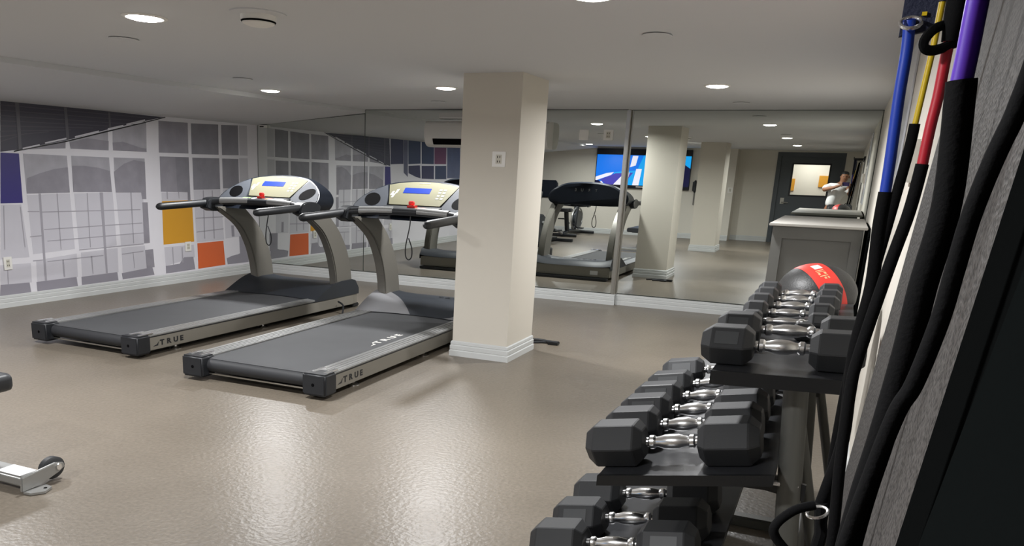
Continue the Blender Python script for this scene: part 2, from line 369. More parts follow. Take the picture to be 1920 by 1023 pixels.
# ================================================================ mural on the left wall
MURAL=[('bld', 0.4, [(6.25, 1.066), (6.5, 1.061), (6.54, 0.506), (6.18, 0.508)]),
('bld', 0.4, [(6.58, 1.157), (7.15, 1.17), (7.16, 0.553), (6.59, 0.533)]),
('bld', 0.4, [(7.21, 1.169), (7.78, 1.174), (7.79, 0.553), (7.22, 0.548)]),
('bld', 0.4, [(7.83, 1.174), (8.26, 1.17), (8.27, 1.064), (8.32, 0.548), (7.86, 0.549)]),
('bld', 0.4, [(6.17, 0.449), (6.55, 0.442), (6.54, 0.234), (6.15, 0.245)]),
('bld', 0.4, [(6.62, 0.465), (7.18, 0.501), (7.17, 0.234), (6.61, 0.231)]),
('bld', 0.4, [(7.24, 0.507), (7.8, 0.524), (7.79, 0.235), (7.23, 0.229)]),
('bld', 0.4, [(7.86, 0.523), (8.25, 0.525), (8.26, 0.243), (7.86, 0.216)]),
('bld', 0.4, [(8.59, 1.167), (9.12, 1.163), (9.13, 1.072), (8.59, 1.064)]),
('bld', 0.4, [(9.19, 1.19), (9.73, 1.195), (9.78, 0.514), (9.21, 0.507)]),
('bld', 0.4, [(9.79, 1.204), (10.13, 1.208), (10.16, 0.539), (9.81, 0.527)]),
('bld', 0.4, [(8.59, 0.482), (9.15, 0.481), (9.16, 0.314), (8.6, 0.242)]),
('sky', 1, [(6.58, 1.582), (7.15, 1.575), (7.15, 1.179), (6.58, 1.173)]),
('hill', 2, [(6.6, 1.331), (6.77, 1.384), (6.97, 1.432), (7.15, 1.452), (7.15, 1.179), (6.58, 1.173)]),
('sky', 1, [(7.21, 1.577), (7.76, 1.572), (7.77, 1.179), (7.2, 1.184)]),
('hill', 2, [(7.21, 1.469), (7.37, 1.472), (7.59, 1.454), (7.76, 1.419), (7.77, 1.179), (7.2, 1.184)]),
('sky', 1, [(7.83, 1.574), (8.33, 1.574), (8.32, 1.09), (8.25, 1.091), (8.24, 1.17), (7.83, 1.174)]),
('hill', 2, [(7.82, 1.412), (7.99, 1.508), (8.15, 1.552), (8.33, 1.535), (8.32, 1.09), (8.25, 1.091), (8.24, 1.17), (7.83, 1.174)]),
('sky', 1, [(7.2, 1.733), (7.77, 1.878), (7.76, 1.651), (7.21, 1.652)]),
('hill', 2, [(7.2, 1.717), (7.46, 1.774), (7.77, 1.756), (7.76, 1.651), (7.21, 1.652)]),
('hill', 1, [(6.63, 1.626), (7.15, 1.731), (7.14, 1.652)]),
('sky', 1, [(7.84, 1.881), (8.39, 2.004), (8.37, 1.652), (7.83, 1.653)]),
('hill', 2, [(7.83, 1.742), (7.99, 1.758), (8.27, 1.7), (8.37, 1.691), (8.37, 1.652), (7.83, 1.653)]),
('gap', 1, [(6.73, 1.172), (6.76, 1.171), (6.74, 0.234), (6.71, 0.236)]),
('gap', 1, [(7.58, 1.176), (7.63, 1.175), (7.62, 0.237), (7.59, 0.24)]),
('hill', 1, [(8.25, 1.052), (8.34, 1.05), (8.34, 0.552), (8.24, 0.553)]),
('hill', 1, [(8.25, 0.471), (8.39, 0.472), (8.4, 0.245), (8.26, 0.243)]),
('line', 2, [(6.75, 0.982), (8.21, 0.971), (8.21, 0.96), (6.75, 0.972)]),
('line', 2, [(6.76, 0.794), (8.23, 0.808), (8.23, 0.798), (6.76, 0.785)]),
('line', 2, [(6.57, 0.991), (6.72, 0.987), (6.72, 0.978), (6.57, 0.982)]),
('line', 2, [(6.57, 0.726), (6.75, 0.731), (6.75, 0.721), (6.57, 0.717)]),
('line', 2, [(6.79, 0.667), (8.24, 0.687), (8.24, 0.677), (6.79, 0.658)]),
('line', 2, [(7.22, 0.544), (8.23, 0.553), (8.23, 0.542), (7.21, 0.534)]),
('line', 2, [(6.58, 0.468), (6.71, 0.467), (6.71, 0.458), (6.58, 0.458)]),
('line', 2, [(6.77, 0.446), (7.57, 0.457), (7.57, 0.446), (6.76, 0.437)]),
('line', 2, [(7.86, 0.449), (8.22, 0.464), (8.22, 0.453), (7.86, 0.439)]),
('line', 2, [(6.97, 1.169), (6.98, 1.169), (6.97, 0.56), (6.96, 0.561)]),
('line', 2, [(7.39, 1.173), (7.4, 1.172), (7.39, 0.558), (7.38, 0.558)]),
('line', 2, [(8.06, 1.172), (8.08, 1.171), (8.07, 0.563), (8.06, 0.563)]),
('line', 2, [(6.97, 0.45), (6.99, 0.449), (6.99, 0.252), (6.97, 0.253)]),
('line', 2, [(7.38, 0.457), (7.4, 0.456), (7.4, 0.251), (7.39, 0.253)]),
('line', 2, [(8.04, 0.458), (8.05, 0.457), (8.06, 0.26), (8.05, 0.261)]),
('line', 2, [(6.28, 1.055), (6.29, 1.054), (6.25, 0.607), (6.24, 0.608)]),
('line', 2, [(6.48, 1.039), (6.49, 1.039), (6.5, 0.614), (6.49, 0.615)]),
('line', 2, [(6.25, 0.424), (6.26, 0.424), (6.25, 0.239), (6.24, 0.24)]),
('ground', 1, [(6.15, 0.245), (6.51, 0.236), (6.52, 0.128), (6.13, 0.131)]),
('ground', 1, [(6.6, 0.233), (7.15, 0.236), (7.16, 0.127), (6.6, 0.127)]),
('ground', 1, [(7.22, 0.23), (7.77, 0.237), (7.78, 0.137), (7.22, 0.136)]),
('ground', 1, [(7.84, 0.217), (8.36, 0.248), (8.39, 0.148), (7.85, 0.141)]),
('hill', 1, [(8.6, 2.031), (9.13, 2.037), (9.12, 1.656), (8.58, 1.651)]),
('tree', 1, [(9.19, 2.034), (9.73, 2.049), (9.72, 1.656), (9.18, 1.65)]),
('tree', 1, [(9.79, 2.049), (10.15, 2.061), (10.15, 1.663), (9.79, 1.655)]),
('strip', 1, [(10.17, 2.062), (10.35, 2.066), (10.35, 1.662), (10.17, 1.66)]),
('strip', 1, [(10.16, 1.624), (10.35, 1.626), (10.36, 1.213), (10.16, 1.214)]),
('hill', 1, [(8.59, 1.606), (9.12, 1.609), (9.12, 1.163), (8.58, 1.178)]),
('tree', 2, [(8.87, 1.603), (9.12, 1.609), (9.12, 1.05), (9.07, 1.051), (9.07, 1.174), (8.88, 1.176)]),
('tree', 1, [(9.19, 1.606), (9.73, 1.611), (9.73, 1.201), (9.19, 1.196)]),
('tree', 1, [(9.79, 1.609), (10.14, 1.612), (10.14, 1.214), (9.79, 1.21)]),
('ochre', 1, [(8.59, 1.059), (9.15, 1.066), (9.16, 0.522), (8.58, 0.516)]),
('orange', 1, [(9.22, 0.495), (9.76, 0.499), (9.79, 0.163), (9.22, 0.153)]),
('line', 2, [(9.21, 0.992), (9.74, 0.98), (9.74, 0.965), (9.21, 0.977)]),
('line', 2, [(9.21, 0.834), (9.78, 0.836), (9.78, 0.821), (9.21, 0.82)]),
('line', 2, [(9.22, 0.652), (9.77, 0.671), (9.77, 0.656), (9.21, 0.638)]),
('line', 2, [(9.37, 1.189), (9.39, 1.189), (9.38, 0.55), (9.36, 0.551)]),
('line', 2, [(9.55, 1.188), (9.57, 1.188), (9.58, 0.54), (9.56, 0.541)]),
('line', 2, [(8.73, 0.473), (8.75, 0.472), (8.75, 0.244), (8.74, 0.245)]),
('line', 2, [(8.91, 0.462), (8.93, 0.461), (8.93, 0.259), (8.91, 0.26)]),
('line', 2, [(8.68, 1.177), (8.7, 1.177), (8.7, 1.084), (8.68, 1.085)]),
('line', 2, [(8.89, 1.176), (8.91, 1.175), (8.91, 1.087), (8.9, 1.087)]),
('ground', 1, [(8.6, 0.243), (8.86, 0.25), (8.95, 0.329), (9.13, 0.322), (9.16, 0.152), (8.6, 0.144)]),
('ground', 1, [(9.82, 0.25), (9.95, 0.278), (10.07, 0.288), (10.3, 0.342), (10.32, 0.159), (9.84, 0.163)]),
('ground', 1, [(9.94, 0.703), (10.0, 0.701), (10.01, 0.547), (9.95, 0.544)]),
('ground', 2, [(10.11, 0.542), (10.33, 0.546), (10.33, 0.277), (10.12, 0.285)]),
('roof', 1, [(6.37, 2.095), (8.69, 2.078), (8.29, 1.998), (7.8, 1.891), (7.15, 1.736), (6.51, 1.617), (6.31, 1.591)]),
('rib', 2, [(6.36, 2.053), (8.52, 2.057), (8.52, 2.049), (6.36, 2.044)]),
('rib', 2, [(6.36, 2.002), (8.37, 2.012), (8.37, 2.005), (6.36, 1.993)]),
('rib', 2, [(6.35, 1.951), (8.22, 1.968), (8.22, 1.961), (6.35, 1.942)]),
('rib', 2, [(6.35, 1.9), (7.89, 1.929), (7.89, 1.921), (6.34, 1.891)]),
('rib', 2, [(6.34, 1.849), (7.55, 1.892), (7.55, 1.884), (6.34, 1.84)]),
('rib', 2, [(6.33, 1.797), (7.24, 1.856), (7.24, 1.849), (6.33, 1.789)]),
('rib', 2, [(6.33, 1.746), (6.94, 1.823), (6.94, 1.816), (6.33, 1.737)]),
('rib', 2, [(6.32, 1.695), (6.65, 1.791), (6.65, 1.785), (6.32, 1.686)]),
('mull', 3, [(6.54, 2.1), (6.59, 2.1), (6.57, 1.634), (6.53, 1.622)]),
('mull', 3, [(7.16, 2.092), (7.2, 2.091), (7.2, 1.754), (7.16, 1.742)]),
('mull', 3, [(7.79, 2.074), (7.82, 2.074), (7.82, 1.902), (7.79, 1.896)]),
('black', 4, [(6.47, 1.605), (6.51, 1.617), (7.15, 1.733), (7.8, 1.879), (8.29, 1.985), (8.71, 2.082), (8.73, 2.076), (8.29, 1.973), (7.8, 1.864), (7.15, 1.719), (6.52, 1.604), (6.47, 1.594)]),
('white', 4, [(6.58, 1.639), (6.8, 1.685), (6.8, 1.669), (6.58, 1.624)]),
('white', 4, [(6.87, 1.706), (7.16, 1.766), (7.16, 1.749), (6.87, 1.69)]),
('white', 4, [(7.28, 1.787), (7.63, 1.866), (7.63, 1.849), (7.28, 1.771)]),
('white', 4, [(7.77, 1.897), (8.01, 1.949), (8.01, 1.932), (7.76, 1.88)]),
('white', 4, [(8.06, 1.964), (8.37, 2.033), (8.37, 2.015), (8.06, 1.947)]),
('navy', 2, [(6.31, 1.583), (6.53, 1.581), (6.52, 1.079), (6.25, 1.077)]),
('roofn', 1, [(6.32, 2.097), (5.77, 2.09), (5.74, 1.642), (6.3, 1.624)]),
('mulln', 2, [(5.76, 2.09), (5.57, 2.088), (5.53, 1.396), (5.72, 1.479)]),
('roofn2', 1, [(5.55, 2.089), (4.98, 2.097), (4.94, 1.661), (5.52, 1.64)]),
('roofn2', 1, [(4.92, 2.099), (4.31, 2.106), (4.28, 1.662), (4.89, 1.658)]),
('red', 1, [(4.29, 2.096), (3.65, 2.11), (3.62, 1.674), (4.25, 1.663)]),
('mott', 1, [(3.6, 2.1), (2.88, 2.109), (2.79, 1.387), (3.54, 1.383)]),
('roofn', 1, [(5.51, 1.608), (4.97, 1.628), (4.92, 1.373), (5.14, 1.398), (5.5, 1.471)]),
('roofn', 1, [(4.89, 1.618), (4.27, 1.628), (4.25, 1.358), (4.87, 1.367)]),
('roofn2', 1, [(4.21, 1.629), (3.61, 1.639), (3.58, 1.36), (4.19, 1.358)])]

mb = MB(); mb.poly([(wl(y, .002), y, z) for y, z in ((-2.6, .132), (D-.004, .132), (D-.004, 2.0876), (-2.6, 2.0876-.014))], MM['base'])
for mt, lay, pts in MURAL: mb.poly([(wl(y, .002+.0012*lay), y, z) for y, z in pts], MM[mt])
# window bars and panes of the printed facade further back
for k in range(6):
    y0 = 2.7-k*.9
    mb.poly([(wl(y, .0032), y, z) for y, z in ((y0, 1.68), (y0-.78, 1.68), (y0-.78, 2.06), (y0, 2.06))], MM['roofn2'])
    mb.poly([(wl(y, .0032), y, z) for y, z in ((y0, .75), (y0-.78, .75), (y0-.78, 1.6), (y0, 1.6))], MM['sky'])
    mb.poly([(wl(y, .0032), y, z) for y, z in ((y0, .16), (y0-.78, .16), (y0-.78, .36), (y0, .36))], MM['ground'])
tag(mb.build('wall_mural', None), 'grey photographic mural of a gridded glass facade with navy, ochre and orange squares', 'mural')

# ================================================================ mirrors
def mirror(x0, x1, y, label, top=None, trim=False):
    t = thing('wall_mirror', label, 'mirror', (x0, y, .14))
    mb = MB(); zt = (H, H) if top is None else top
    pts = [(0, 0), (x1-x0, 0), (x1-x0, zt[1]-.142), (0, zt[0]-.142)]
    mb.prism(pts, 0, .006, 'y'); mb.build('mirror_panel', M_['mirror'], t)
    mb = MB(); r = .004
    for a, b in ((pts[0], pts[1]), (pts[1], pts[2]), (pts[2], pts[3]), (pts[3], pts[0])): mb.tube([(a[0], -.001, a[1]), (b[0], -.001, b[1])], r, 4)
    mb.build('panel_edge', MEDGE, t)
    return t
MEDGE = mat('mirror_edge', '#3a423e', .3)
mirror(wl(D)+.004, xs(D)-.003, D, 'left mirror panel under the sloping ceiling beside the mural', (2.0876+.006, 2.251))
t = mirror(xs(D), XB-.03, D, 'middle mirror panel behind the treadmills and the column')
mb = MB(); x = XB-.03-xs(D); mb.box(x-.012, x+.034, -.02, .008, 0, H-.145); mb.build('edge_trim', M_['alu'], t, bevel=.006)
mirror(XB+.006, XR-.004, DM, 'right mirror panel reflecting the door, set slightly further back')
t = bpy.data.objects['wall_mirror.002']
mb = MB(); mb.box(.0, .02, -.012, .008, 0, H-.145); mb.build('edge_trim', M_['alu'], t, bevel=.004)

# ================================================================ ceiling fittings
def dcopy(src):   # a thing and copies of its mesh parts (its light is made anew)
    t = src.copy(); COL.objects.link(t)
    for ch in src.children:
        if ch.type == 'LIGHT': continue
        c = ch.copy(); COL.objects.link(c); c.parent = t
    return t
def downlight(proto, x, y, label, w):
    if proto is None:
        t = thing('downlight', label, 'ceiling light', (x, y, H), 0, 'recessed ceiling downlights')
        S = Matrix.Diagonal((1, 1.28, 1, 1))
        mb = MB(); mb.lathe([(.086, -.002), (.088, -.009), (.100, -.009), (.108, -.004), (.108, 0)], 40, M=S); mb.build('trim_ring', M_['white'], t, SM)
        mb = MB(); mb.lathe([(0, -.020), (.03, -.0195), (.06, -.0165), (.08, -.0115), (.087, -.006), (.087, -.001), (0, -.001)], 40, M=S); mb.build('lens', M_['lens'], t, SM)
    else:
        t = dcopy(proto); t.location = (x, y, H); t['label'] = label
    ld = bpy.data.lights.new('bulb', 'AREA'); ld.shape = 'ELLIPSE'; ld.size = .17; ld.size_y = .21; ld.energy = w; ld.color = (.985, .99, 1); ld.spread = math.radians(168)
    o = bpy.data.objects.new('bulb', ld); COL.objects.link(o); o.parent = t; o.location = (0, 0, -.024)
    return t
LW = 54
p = downlight(None, -1.109, 7.91, 'bright round downlight above the cabinet in front of the right mirror', LW)
for x, y, lb in ((-3.555, 7.81, 'round downlight just left of the top of the nearer column'), (-5.602, 7.865, 'round downlight above the left treadmill beside the sloping ceiling edge'),
                 (-3.57, 3.86, 'large round downlight near the upper left corner of the photo'), (-1.12, 3.95, 'round downlight cut by the top edge of the photo'),
                 (-5.62, 3.88, 'round downlight seen beside the air conditioner in the mirror'), (-1.12, .43, 'round downlight near the entrance door, seen in the right mirror'),
                 (-3.58, .43, 'round downlight beside the rear column, behind the camera'), (-6.05, -1.0, 'round downlight in front of the television, seen in the middle mirror')):
    downlight(p, x, y, lb, LW)
t = thing('smoke_detector', 'white domed smoke detector on the ceiling at the top of the photo', 'smoke detector', (-2.874, 3.94, H))
S = Matrix.Diagonal((1, 1.25, 1, 1))
mb = MB(); mb.lathe([(0, 0), (.135, 0), (.135, -.006), (.10, -.012), (0, -.012)], 36, M=S); mb.build('base_plate', M_['ceil'], t, SM)
mb = MB(); mb.lathe([(.085, -.012), (.085, -.03), (.075, -.052), (.05, -.062), (0, -.064)], 32, M=S); b = mb.build('dome', M_['white'], t, SM)
mb = MB(); mb.lathe([(.0805, -.037), (.084, -.040), (.0795, -.047)], 32, M=S); mb.build('sensor_slot', M_['dark'], b)
sp = None
for x, y, lb in ((-4.326, 4.48, 'flat round sprinkler cover below the large upper left downlight'), (-1.067, 5.117, 'flat round sprinkler cover at the upper right of the ceiling'),
                 (-4.341, 9.347, 'small flat sprinkler cover near the mirror, left of the column'), (-1.10, 9.648, 'small flat sprinkler cover near the top of the right mirror'), (-5.133, 6.776, 'faint flat sprinkler cover above the left treadmill')):
    if sp is None:
        mb = MB(); mb.lathe([(0, -.009), (.072, -.009), (.080, -.007), (.080, -.004), (.05, -.003), (.05, 0)], 32, M=Matrix.Diagonal((1, 1.35, 1, 1)))
        sp = mb.build('sprinkler_cover', M_['ceil'], None, SM); o = sp
    else: o = sp.copy(); COL.objects.link(o)
    o.location = (x, y, H); tag(o, lb, 'sprinkler cover', 'sprinkler covers on the ceiling')

# ================================================================ wall plates, outlets, air conditioner
def plate(name, c, n, w, h, label, cat, sock=True, parts=2):
    # c centre, n outward normal
    n = Vector(n).normalized(); u = Vector((0, 0, 1)).cross(n).normalized()
    Mx = Matrix(((u.x, 0, n.x, c[0]), (u.y, 0, n.y, c[1]), (u.z, 1, n.z, c[2]), (0, 0, 0, 1)))
    t = thing(name, label, cat, c)
    Mx = Matrix(((u.x, 0, n.x, 0), (u.y, 0, n.y, 0), (u.z, 1, n.z, 0), (0, 0, 0, 1)))
    mb = MB(); mb.box(-w/2, w/2, -h/2, h/2, 0, .006, M=Mx); mb.build('cover_plate', M_['white'], t, bevel=.002)
    if sock:
        mb = MB()
        mb.box(-w*.22, w*.22, -h*.30, h*.30, .006, .0085, M=Mx)
        s = mb.build('receptacle', mat('receptacle_beige', '#cdc9bb', .5), t, bevel=.001)
        mb = MB()
        for sgn in (-1, 1):
            mb = MB()
            for k in (-1, 1): mb.box(k*w*.09-.003, k*w*.09+.003, sgn*h*.15-.008, sgn*h*.15+.008, .0085, .0088, M=Mx)
            mb.build('slots', M_['dark'], s)
    return t
plate('wall_outlet', (-2.556, 6.70-.0005, 1.648), (0, -1, 0), .115, .118, 'white outlet plate on the dark face of the column', 'outlet')
plate('wall_outlet', (wl(6.26, .008), 6.26, .462), (1, -AL, 0), .10, .135, 'white outlet plate low on the mural at the left edge of the photo', 'outlet')
plate('wall_outlet', (wl(9.03, .008), 9.03, .466), (1, -AL, 0), .115, .125, 'white outlet plate on the mural under the ochre square', 'outlet')
plate('wall_outlet', (-2.962, D-.0015, 2.011), (0, -1, 0), .116, .12, 'left one of two white plates high on the middle mirror', 'wall plate', False)
plate('wall_outlet', (-2.664, D-.0015, 2.013), (0, -1, 0), .117, .12, 'white plate high on the middle mirror next to the chrome edge trim', 'wall plate', True)
plate('light_switch', (-2.735, YB, 1.28), (0, 1, 0), .12, .13, 'white switch plate on the back wall right beside the rear column, in the mirror', 'switch')
mb = MB(); mb.box(-7.70, -7.60, D-.07, D-.002, 2.055, 2.09); t = mb.build('door_contact', M_['white'], None, bevel=.004)
tag(t, 'tiny white sensor box in the top corner between mural and mirror', 'sensor')
mb = MB(); mb.box(-7.69, -7.62, D-.0715, D-.069, 2.060, 2.074); mb.build('sensor_eye', M_['dark'], t)

t = thing('air_conditioner', 'white wall-mounted air conditioner on the mirror, half hidden by the column', 'air conditioner', (-4.15, D, 1.83))
prof = sp2([(0, .32), (-.14, .32), (-.215, .30), (-.24, .24), (-.243, .15), (-.225, .08), (-.18, .028), (-.11, .006), (0, .004)], 5)
mb = MB(); mb.prism(prof, -.84, .80, 'x'); body = mb.build('body', M_['acwhite'], t, SM)
mb = MB(); mb.prism([(-.2375, .105), (-.2435, .10), (-.219, .045), (-.178, .0225), (-.175, .03), (-.205, .055)], -.72, .72, 'x'); v = mb.build('air_outlet', M_['dark'], t)
mb = MB(); mb.prism([(-.215, .033), (-.222, .030), (-.175, .010), (-.168, .016)], -.72, .72, 'x'); mb.build('louver', M_['acwhite'], t)
t = thing('reflection_box', 'slim white box added for a reflection between the air conditioner and the ceiling', 'reflection stand-in', (-4.4, D, 2.183))
mb = MB(); mb.box(-.47, .5, -.07, -.001, 0, .075); mb.build('cover', M_['acwhite'], t, bevel=.006)  # solid box added in place of a reflection above the unit
mb = MB(); mb.box(-.46, .49, -.072, -.069, .004, .02); mb.build('lip', M_['white'], t)  # paler strip imitates the bright lower edge of that reflection

# poster and switch box on the right wall
t = thing('wall_poster', 'tall glossy pale poster on the right wall behind the resistance bands', 'poster', (XR, 6.0, 1.25))
mb = MB(); mb.box(-.012, -.001, -.84, .84, 0, 1.02); mb.build('sheet', M_['poster'], t, bevel=.003)
t = thing('thermostat', 'small white wall box on the right wall between the red and yellow bands', 'thermostat', (XR, 3.98, 1.56))
mb = MB(); mb.box(-.035, -.001, -.20, .20, 0, .155); b = mb.build('housing', M_['white'], t, bevel=.006)
mb = MB(); mb.box(-.037, -.034, -.16, .02, .03, .13); mb.build('faceplate', mat('face_grey', '#9ca0a6', .4), b)
# ================================================================ treadmills
def mark(o, x, y, s): # small wing-shaped emblem before the lettering, as prism points
    return [(x, y), (x+s*.95, y), (x+s*1.15, y+s*.75), (x+s*.8, y+s*.28)]
def lettering(name, M, size, material, parent, sx=1.3):
    S = M @ Matrix.Diagonal((sx, 1, 1, 1))
    for k, ch in enumerate('TRUE'): text('letter', ch, size, S @ Matrix.Translation((size*(1.0+.98*k), 0, 0)), material, parent, .0012, .0025*size/.07)
    mb = MB(); mb.prism(mark(None, 0, 0, size*.72), -.0012, .0012, 'z', None, S); mb.build('emblem', material, parent)
def treadmill(loc, rz, label, left):
    t = thing('treadmill', label, 'treadmill', loc, rz, None)
    R = lambda f: [f(s) for s in (-1, 1)]
    mb = MB(); mb.box(-.50, .50, .35, 3.25, .055, .10); mb.build('base_frame', M_['black'], t)
    for s in (-1, 1):
        mb = MB(); mb.box(min(s*.50, s*.605), max(s*.50, s*.605), .13, 3.36, .048, .158)
        pn = mb.build('side_panel', M_['panel'], t, bevel=.004)
        if s == 1: lettering('letter', axes((.606, .185, .080), (0, 1, 0), (0, 0, 1)), .060, M_['black'], pn, 1.35)
        mb = MB(); mb.box(min(s*.44, s*.607), max(s*.44, s*.607), .13, 2.78, .158, .166, M_['black'])
        x0, x1 = min(s*.45, s*.607), max(s*.45, s*.607)
        mb.box(x0, x1, .13, 2.78, .166, .176, M_['rail'])
        for k in range(4): mb.box(x0+.02+k*.034, x0+.042+k*.034, .13, 2.78, .176, .1795, M_['rail'])
        mb.build('foot_rail', None, t)
        mb = MB(); mb.box(min(s*.43, s*.622), max(s*.43, s*.622), -.005, .15, .028, .184); ec = mb.build('end_cap', M_['black'], t, SM, .014, 3)
        mb = MB()
        for kx in (.49, .585): mb.box(s*kx-.015, s*kx+.015, .05, .20, .180, .191)
        mb.build('chrome_clip', M_['chrome'], ec, bevel=.002)
        mb = MB(); mb.lathe([(0, -.0065), (.012, -.0065), (.012, 0), (0, 0)], 14, axis='y', M=Matrix.Translation((s*.52, 0, .105))); mb.build('adjuster_bolt', M_['dark'], ec)
        for fy in (.52, 1.75):
            mb = MB(); mb.lathe([(0, 0), (.05, 0), (.052, .006), (.03, .016), (.014, .02), (.014, .06), (0, .06)], 20, M=Matrix.Translation((s*.535, fy, 0))); mb.build('leveling_foot', M_['chrome'], t, SM)
    mb = MB(); mb.prism(sp2([(3.0, .150), (3.0, .166), (.5, .166), (.12, .166), (.085, .158), (.085, .150)], 2), -.44, .44, 'x'); bl = mb.build('belt', M_['belt'], t)
    if not left: lettering('letter', axes((.36, 1.12, .1672), (0, 1, 0), (-1, 0, 0)), .085, M_['white'], bl, 1.55)
    mb = MB(); mb.lathe([(0, -.43), (.052, -.43), (.052, .43), (0, .43)], 24, axis='x', M=Matrix.Translation((0, .10, .112))); mb.build('rear_roller', M_['beltroll'], t, SM)
    mb = MB(); mb.box(-.44, .44, .07, .085, .045, .056); mb.build('rear_bar', M_['alu'], t, bevel=.003)
    # motor hood
    nx, ny = 24, 12
    def hp(i, j, off=0.):
        u = -1+2*i/nx; x = u*.61; y0 = 2.56+.11*(1-u*u); tt = j/ny
        top = .285+.05*abs(u)**5
        y = y0+(3.46-y0)*tt
        z = .172+(top-.172)*math.sin(min(1, tt/.62)*PI/2)**1.1
        if tt > .86: z -= (top-.13)*((tt-.86)/.14)**2*.55
        return (x, y, z+off)
    mb = MB(); vs = [hp(i, j) for j in range(ny+1) for i in range(nx+1)]
    fs = [(j*(nx+1)+i, j*(nx+1)+i+1, (j+1)*(nx+1)+i+1, (j+1)*(nx+1)+i) for j in range(ny) for i in range(nx)]
    b0 = len(vs)
    for k in range(ny+1):   # side skirts
        for i in (0, nx): v = hp(i, k); vs.append((v[0], v[1], .158))
    for k in range(ny):
        fs.append((k*(nx+1), (k+1)*(nx+1), b0+2*(k+1), b0+2*k)); fs.append((k*(nx+1)+nx, b0+2*k+1, b0+2*(k+1)+1, (k+1)*(nx+1)+nx))
    mb.add(vs, fs); hd = mb.build('motor_hood', M_['hood'], t, .9)
    def wing(ea, eb, jmax):   # a silver strip of the hood between two curves across it
        mb = MB(); K, J = 10, 12
        for j in range(J):
            for k in range(K):
                q = []
                for jj, kk in ((j, k), (j, k+1), (j+1, k+1), (j+1, k)):
                    v = jj/J; a, b = ea(v), eb(v); q.append(hp(a+(b-a)*kk/K, v*jmax, .003))
                mb.poly(q)
        mb.build('hood_wing', M_['hoodsilver'], hd, .9, merge=True)
    if not left:
        wing(lambda v: .0, lambda v: 10.5*(1-v)**.7+.6, 8); wing(lambda v: 18.5+5*v**.6, lambda v: 24., 6)
        for k, ch in enumerate('TRUE'): text('letter', ch, .085, axes((.02+.085*k, 3.17, .2925), (1, 0, 0), (0, 1, 0)), M_['black'], hd, .001, .002)
    mb = MB(); mb.box(-.60, .60, 3.36, 3.44, .05, .20); fc = mb.build('front_cover', M_['panel'], t, bevel=.006)
    mb = MB(); mb.box(.30, .42, 3.44, 3.442, .085, .145); mb.build('rating_label', M_['paper'], fc)
    mb = MB(); mb.box(-.58, .58, 3.38, 3.52, .004, .045); mb.build('front_skid', M_['black'], t, bevel=.01)
    # uprights
    rear = sp2([(3.02, .24), (2.99, .45), (2.90, .68), (2.72, .90), (2.36, 1.10)], 6); front = sp2([(2.80, 1.10), (3.05, .90), (3.22, .68), (3.31, .45), (3.34, .24)], 6)
    for s in (-1, 1):
        mb = MB(); mb.prism(rear+front, s*.545-.05, s*.545+.05, 'x'); mb.build('upright', M_['upright'], t, SM, .012, 2)
        pts = [(s*.60, 1.565, 1.112), (s*.60, 1.585, 1.114), (s*.60, 1.62, 1.116), (s*.60, 2.0, 1.128), (s*.60, 2.32, 1.140)]
        mb = MB(); mb.tube(pts, [.012, .028, .036, .036, .036], 14); mb.build('handrail', M_['black'], t, SM)
        mb = MB(); mb.prism(sp2([(2.24, 1.09), (2.30, 1.185), (2.50, 1.195), (2.62, 1.15), (2.55, 1.06), (2.34, 1.055)], 3), s*.595-.055, s*.595+.055, 'x'); mb.build('handrail_bracket', M_['black'], t, SM, .01)
    bar = spline([(-.60, 2.33, 1.145), (-.42, 2.38, 1.160), (0, 2.43, 1.168), (.42, 2.38, 1.160), (.60, 2.33, 1.145)], 8)
    mb = MB(); mb.tube(bar, .034, 12); cb = mb.build('crossbar', M_['black'], t, SM)
    for s in (-1, 1):
        seg = [p for p in spline([(s*.46, 2.37, 1.164), (s*.30, 2.40, 1.170), (s*.13, 2.422, 1.174)], 6)]
        mb = MB(); mb.tube(seg, .0365, 12); mb.build('pulse_grip', M_['rail'], cb, SM)
    # console
    yf = lambda z: 2.60+(z-1.223)*1.2
    out = sp2([(-.50, 1.09), (-.60, 1.12), (-.64, 1.20), (-.60, 1.28), (-.50, 1.35), (-.36, 1.41), (-.18, 1.436), (0, 1.443), (.18, 1.436), (.36, 1.41), (.50, 1.35), (.60, 1.28), (.64, 1.20), (.60, 1.12), (.50, 1.09), (0, 1.085), (-.50, 1.09)], 4)[:-1]
    n = len(out)
    mb = MB(); vs = [(x, max(2.50, yf(z)), z) for x, z in out]+[(x*.985, 2.93-.04*abs(x)/.64, z) for x, z in out]+[(x*.93, 2.97-.07*abs(x)/.64, 1.27+(z-1.27)*.88) for x, z in out]
    fs = [(r*n+i, r*n+(i+1) % n, (r+1)*n+(i+1) % n, (r+1)*n+i) for r in range(2) for i in range(n)]+[tuple(range(n)), tuple(range(3*n-1, 2*n-1, -1))]
    mb.add(vs, fs); cs = mb.build('console', M_['navyshell'], t, .5)
    def F(x, z, off): return (x, yf(z)-.64*off, z+.77*off)
    def panel(name, pts, material, off=.004, th=.006, parent=cs, bevel=0):
        mb = MB(); k = len(pts); mb.add([F(x, z, off) for x, z in pts]+[F(x, z, off-th) for x, z in pts], [tuple(range(k)), tuple(range(2*k-1, k-1, -1))]+[(i, (i+1) % k, k+(i+1) % k, k+i) for i in range(k)])
        return mb.build(name, material, parent, bevel=bevel)
    fp = panel('face_panel', [(-.265, 1.222), (.265, 1.222), (.31, 1.30), (.365, 1.395), (.27, 1.414), (.13, 1.428), (0, 1.432), (-.13, 1.428), (-.27, 1.414), (-.365, 1.395), (-.31, 1.30)], M_['cream'])
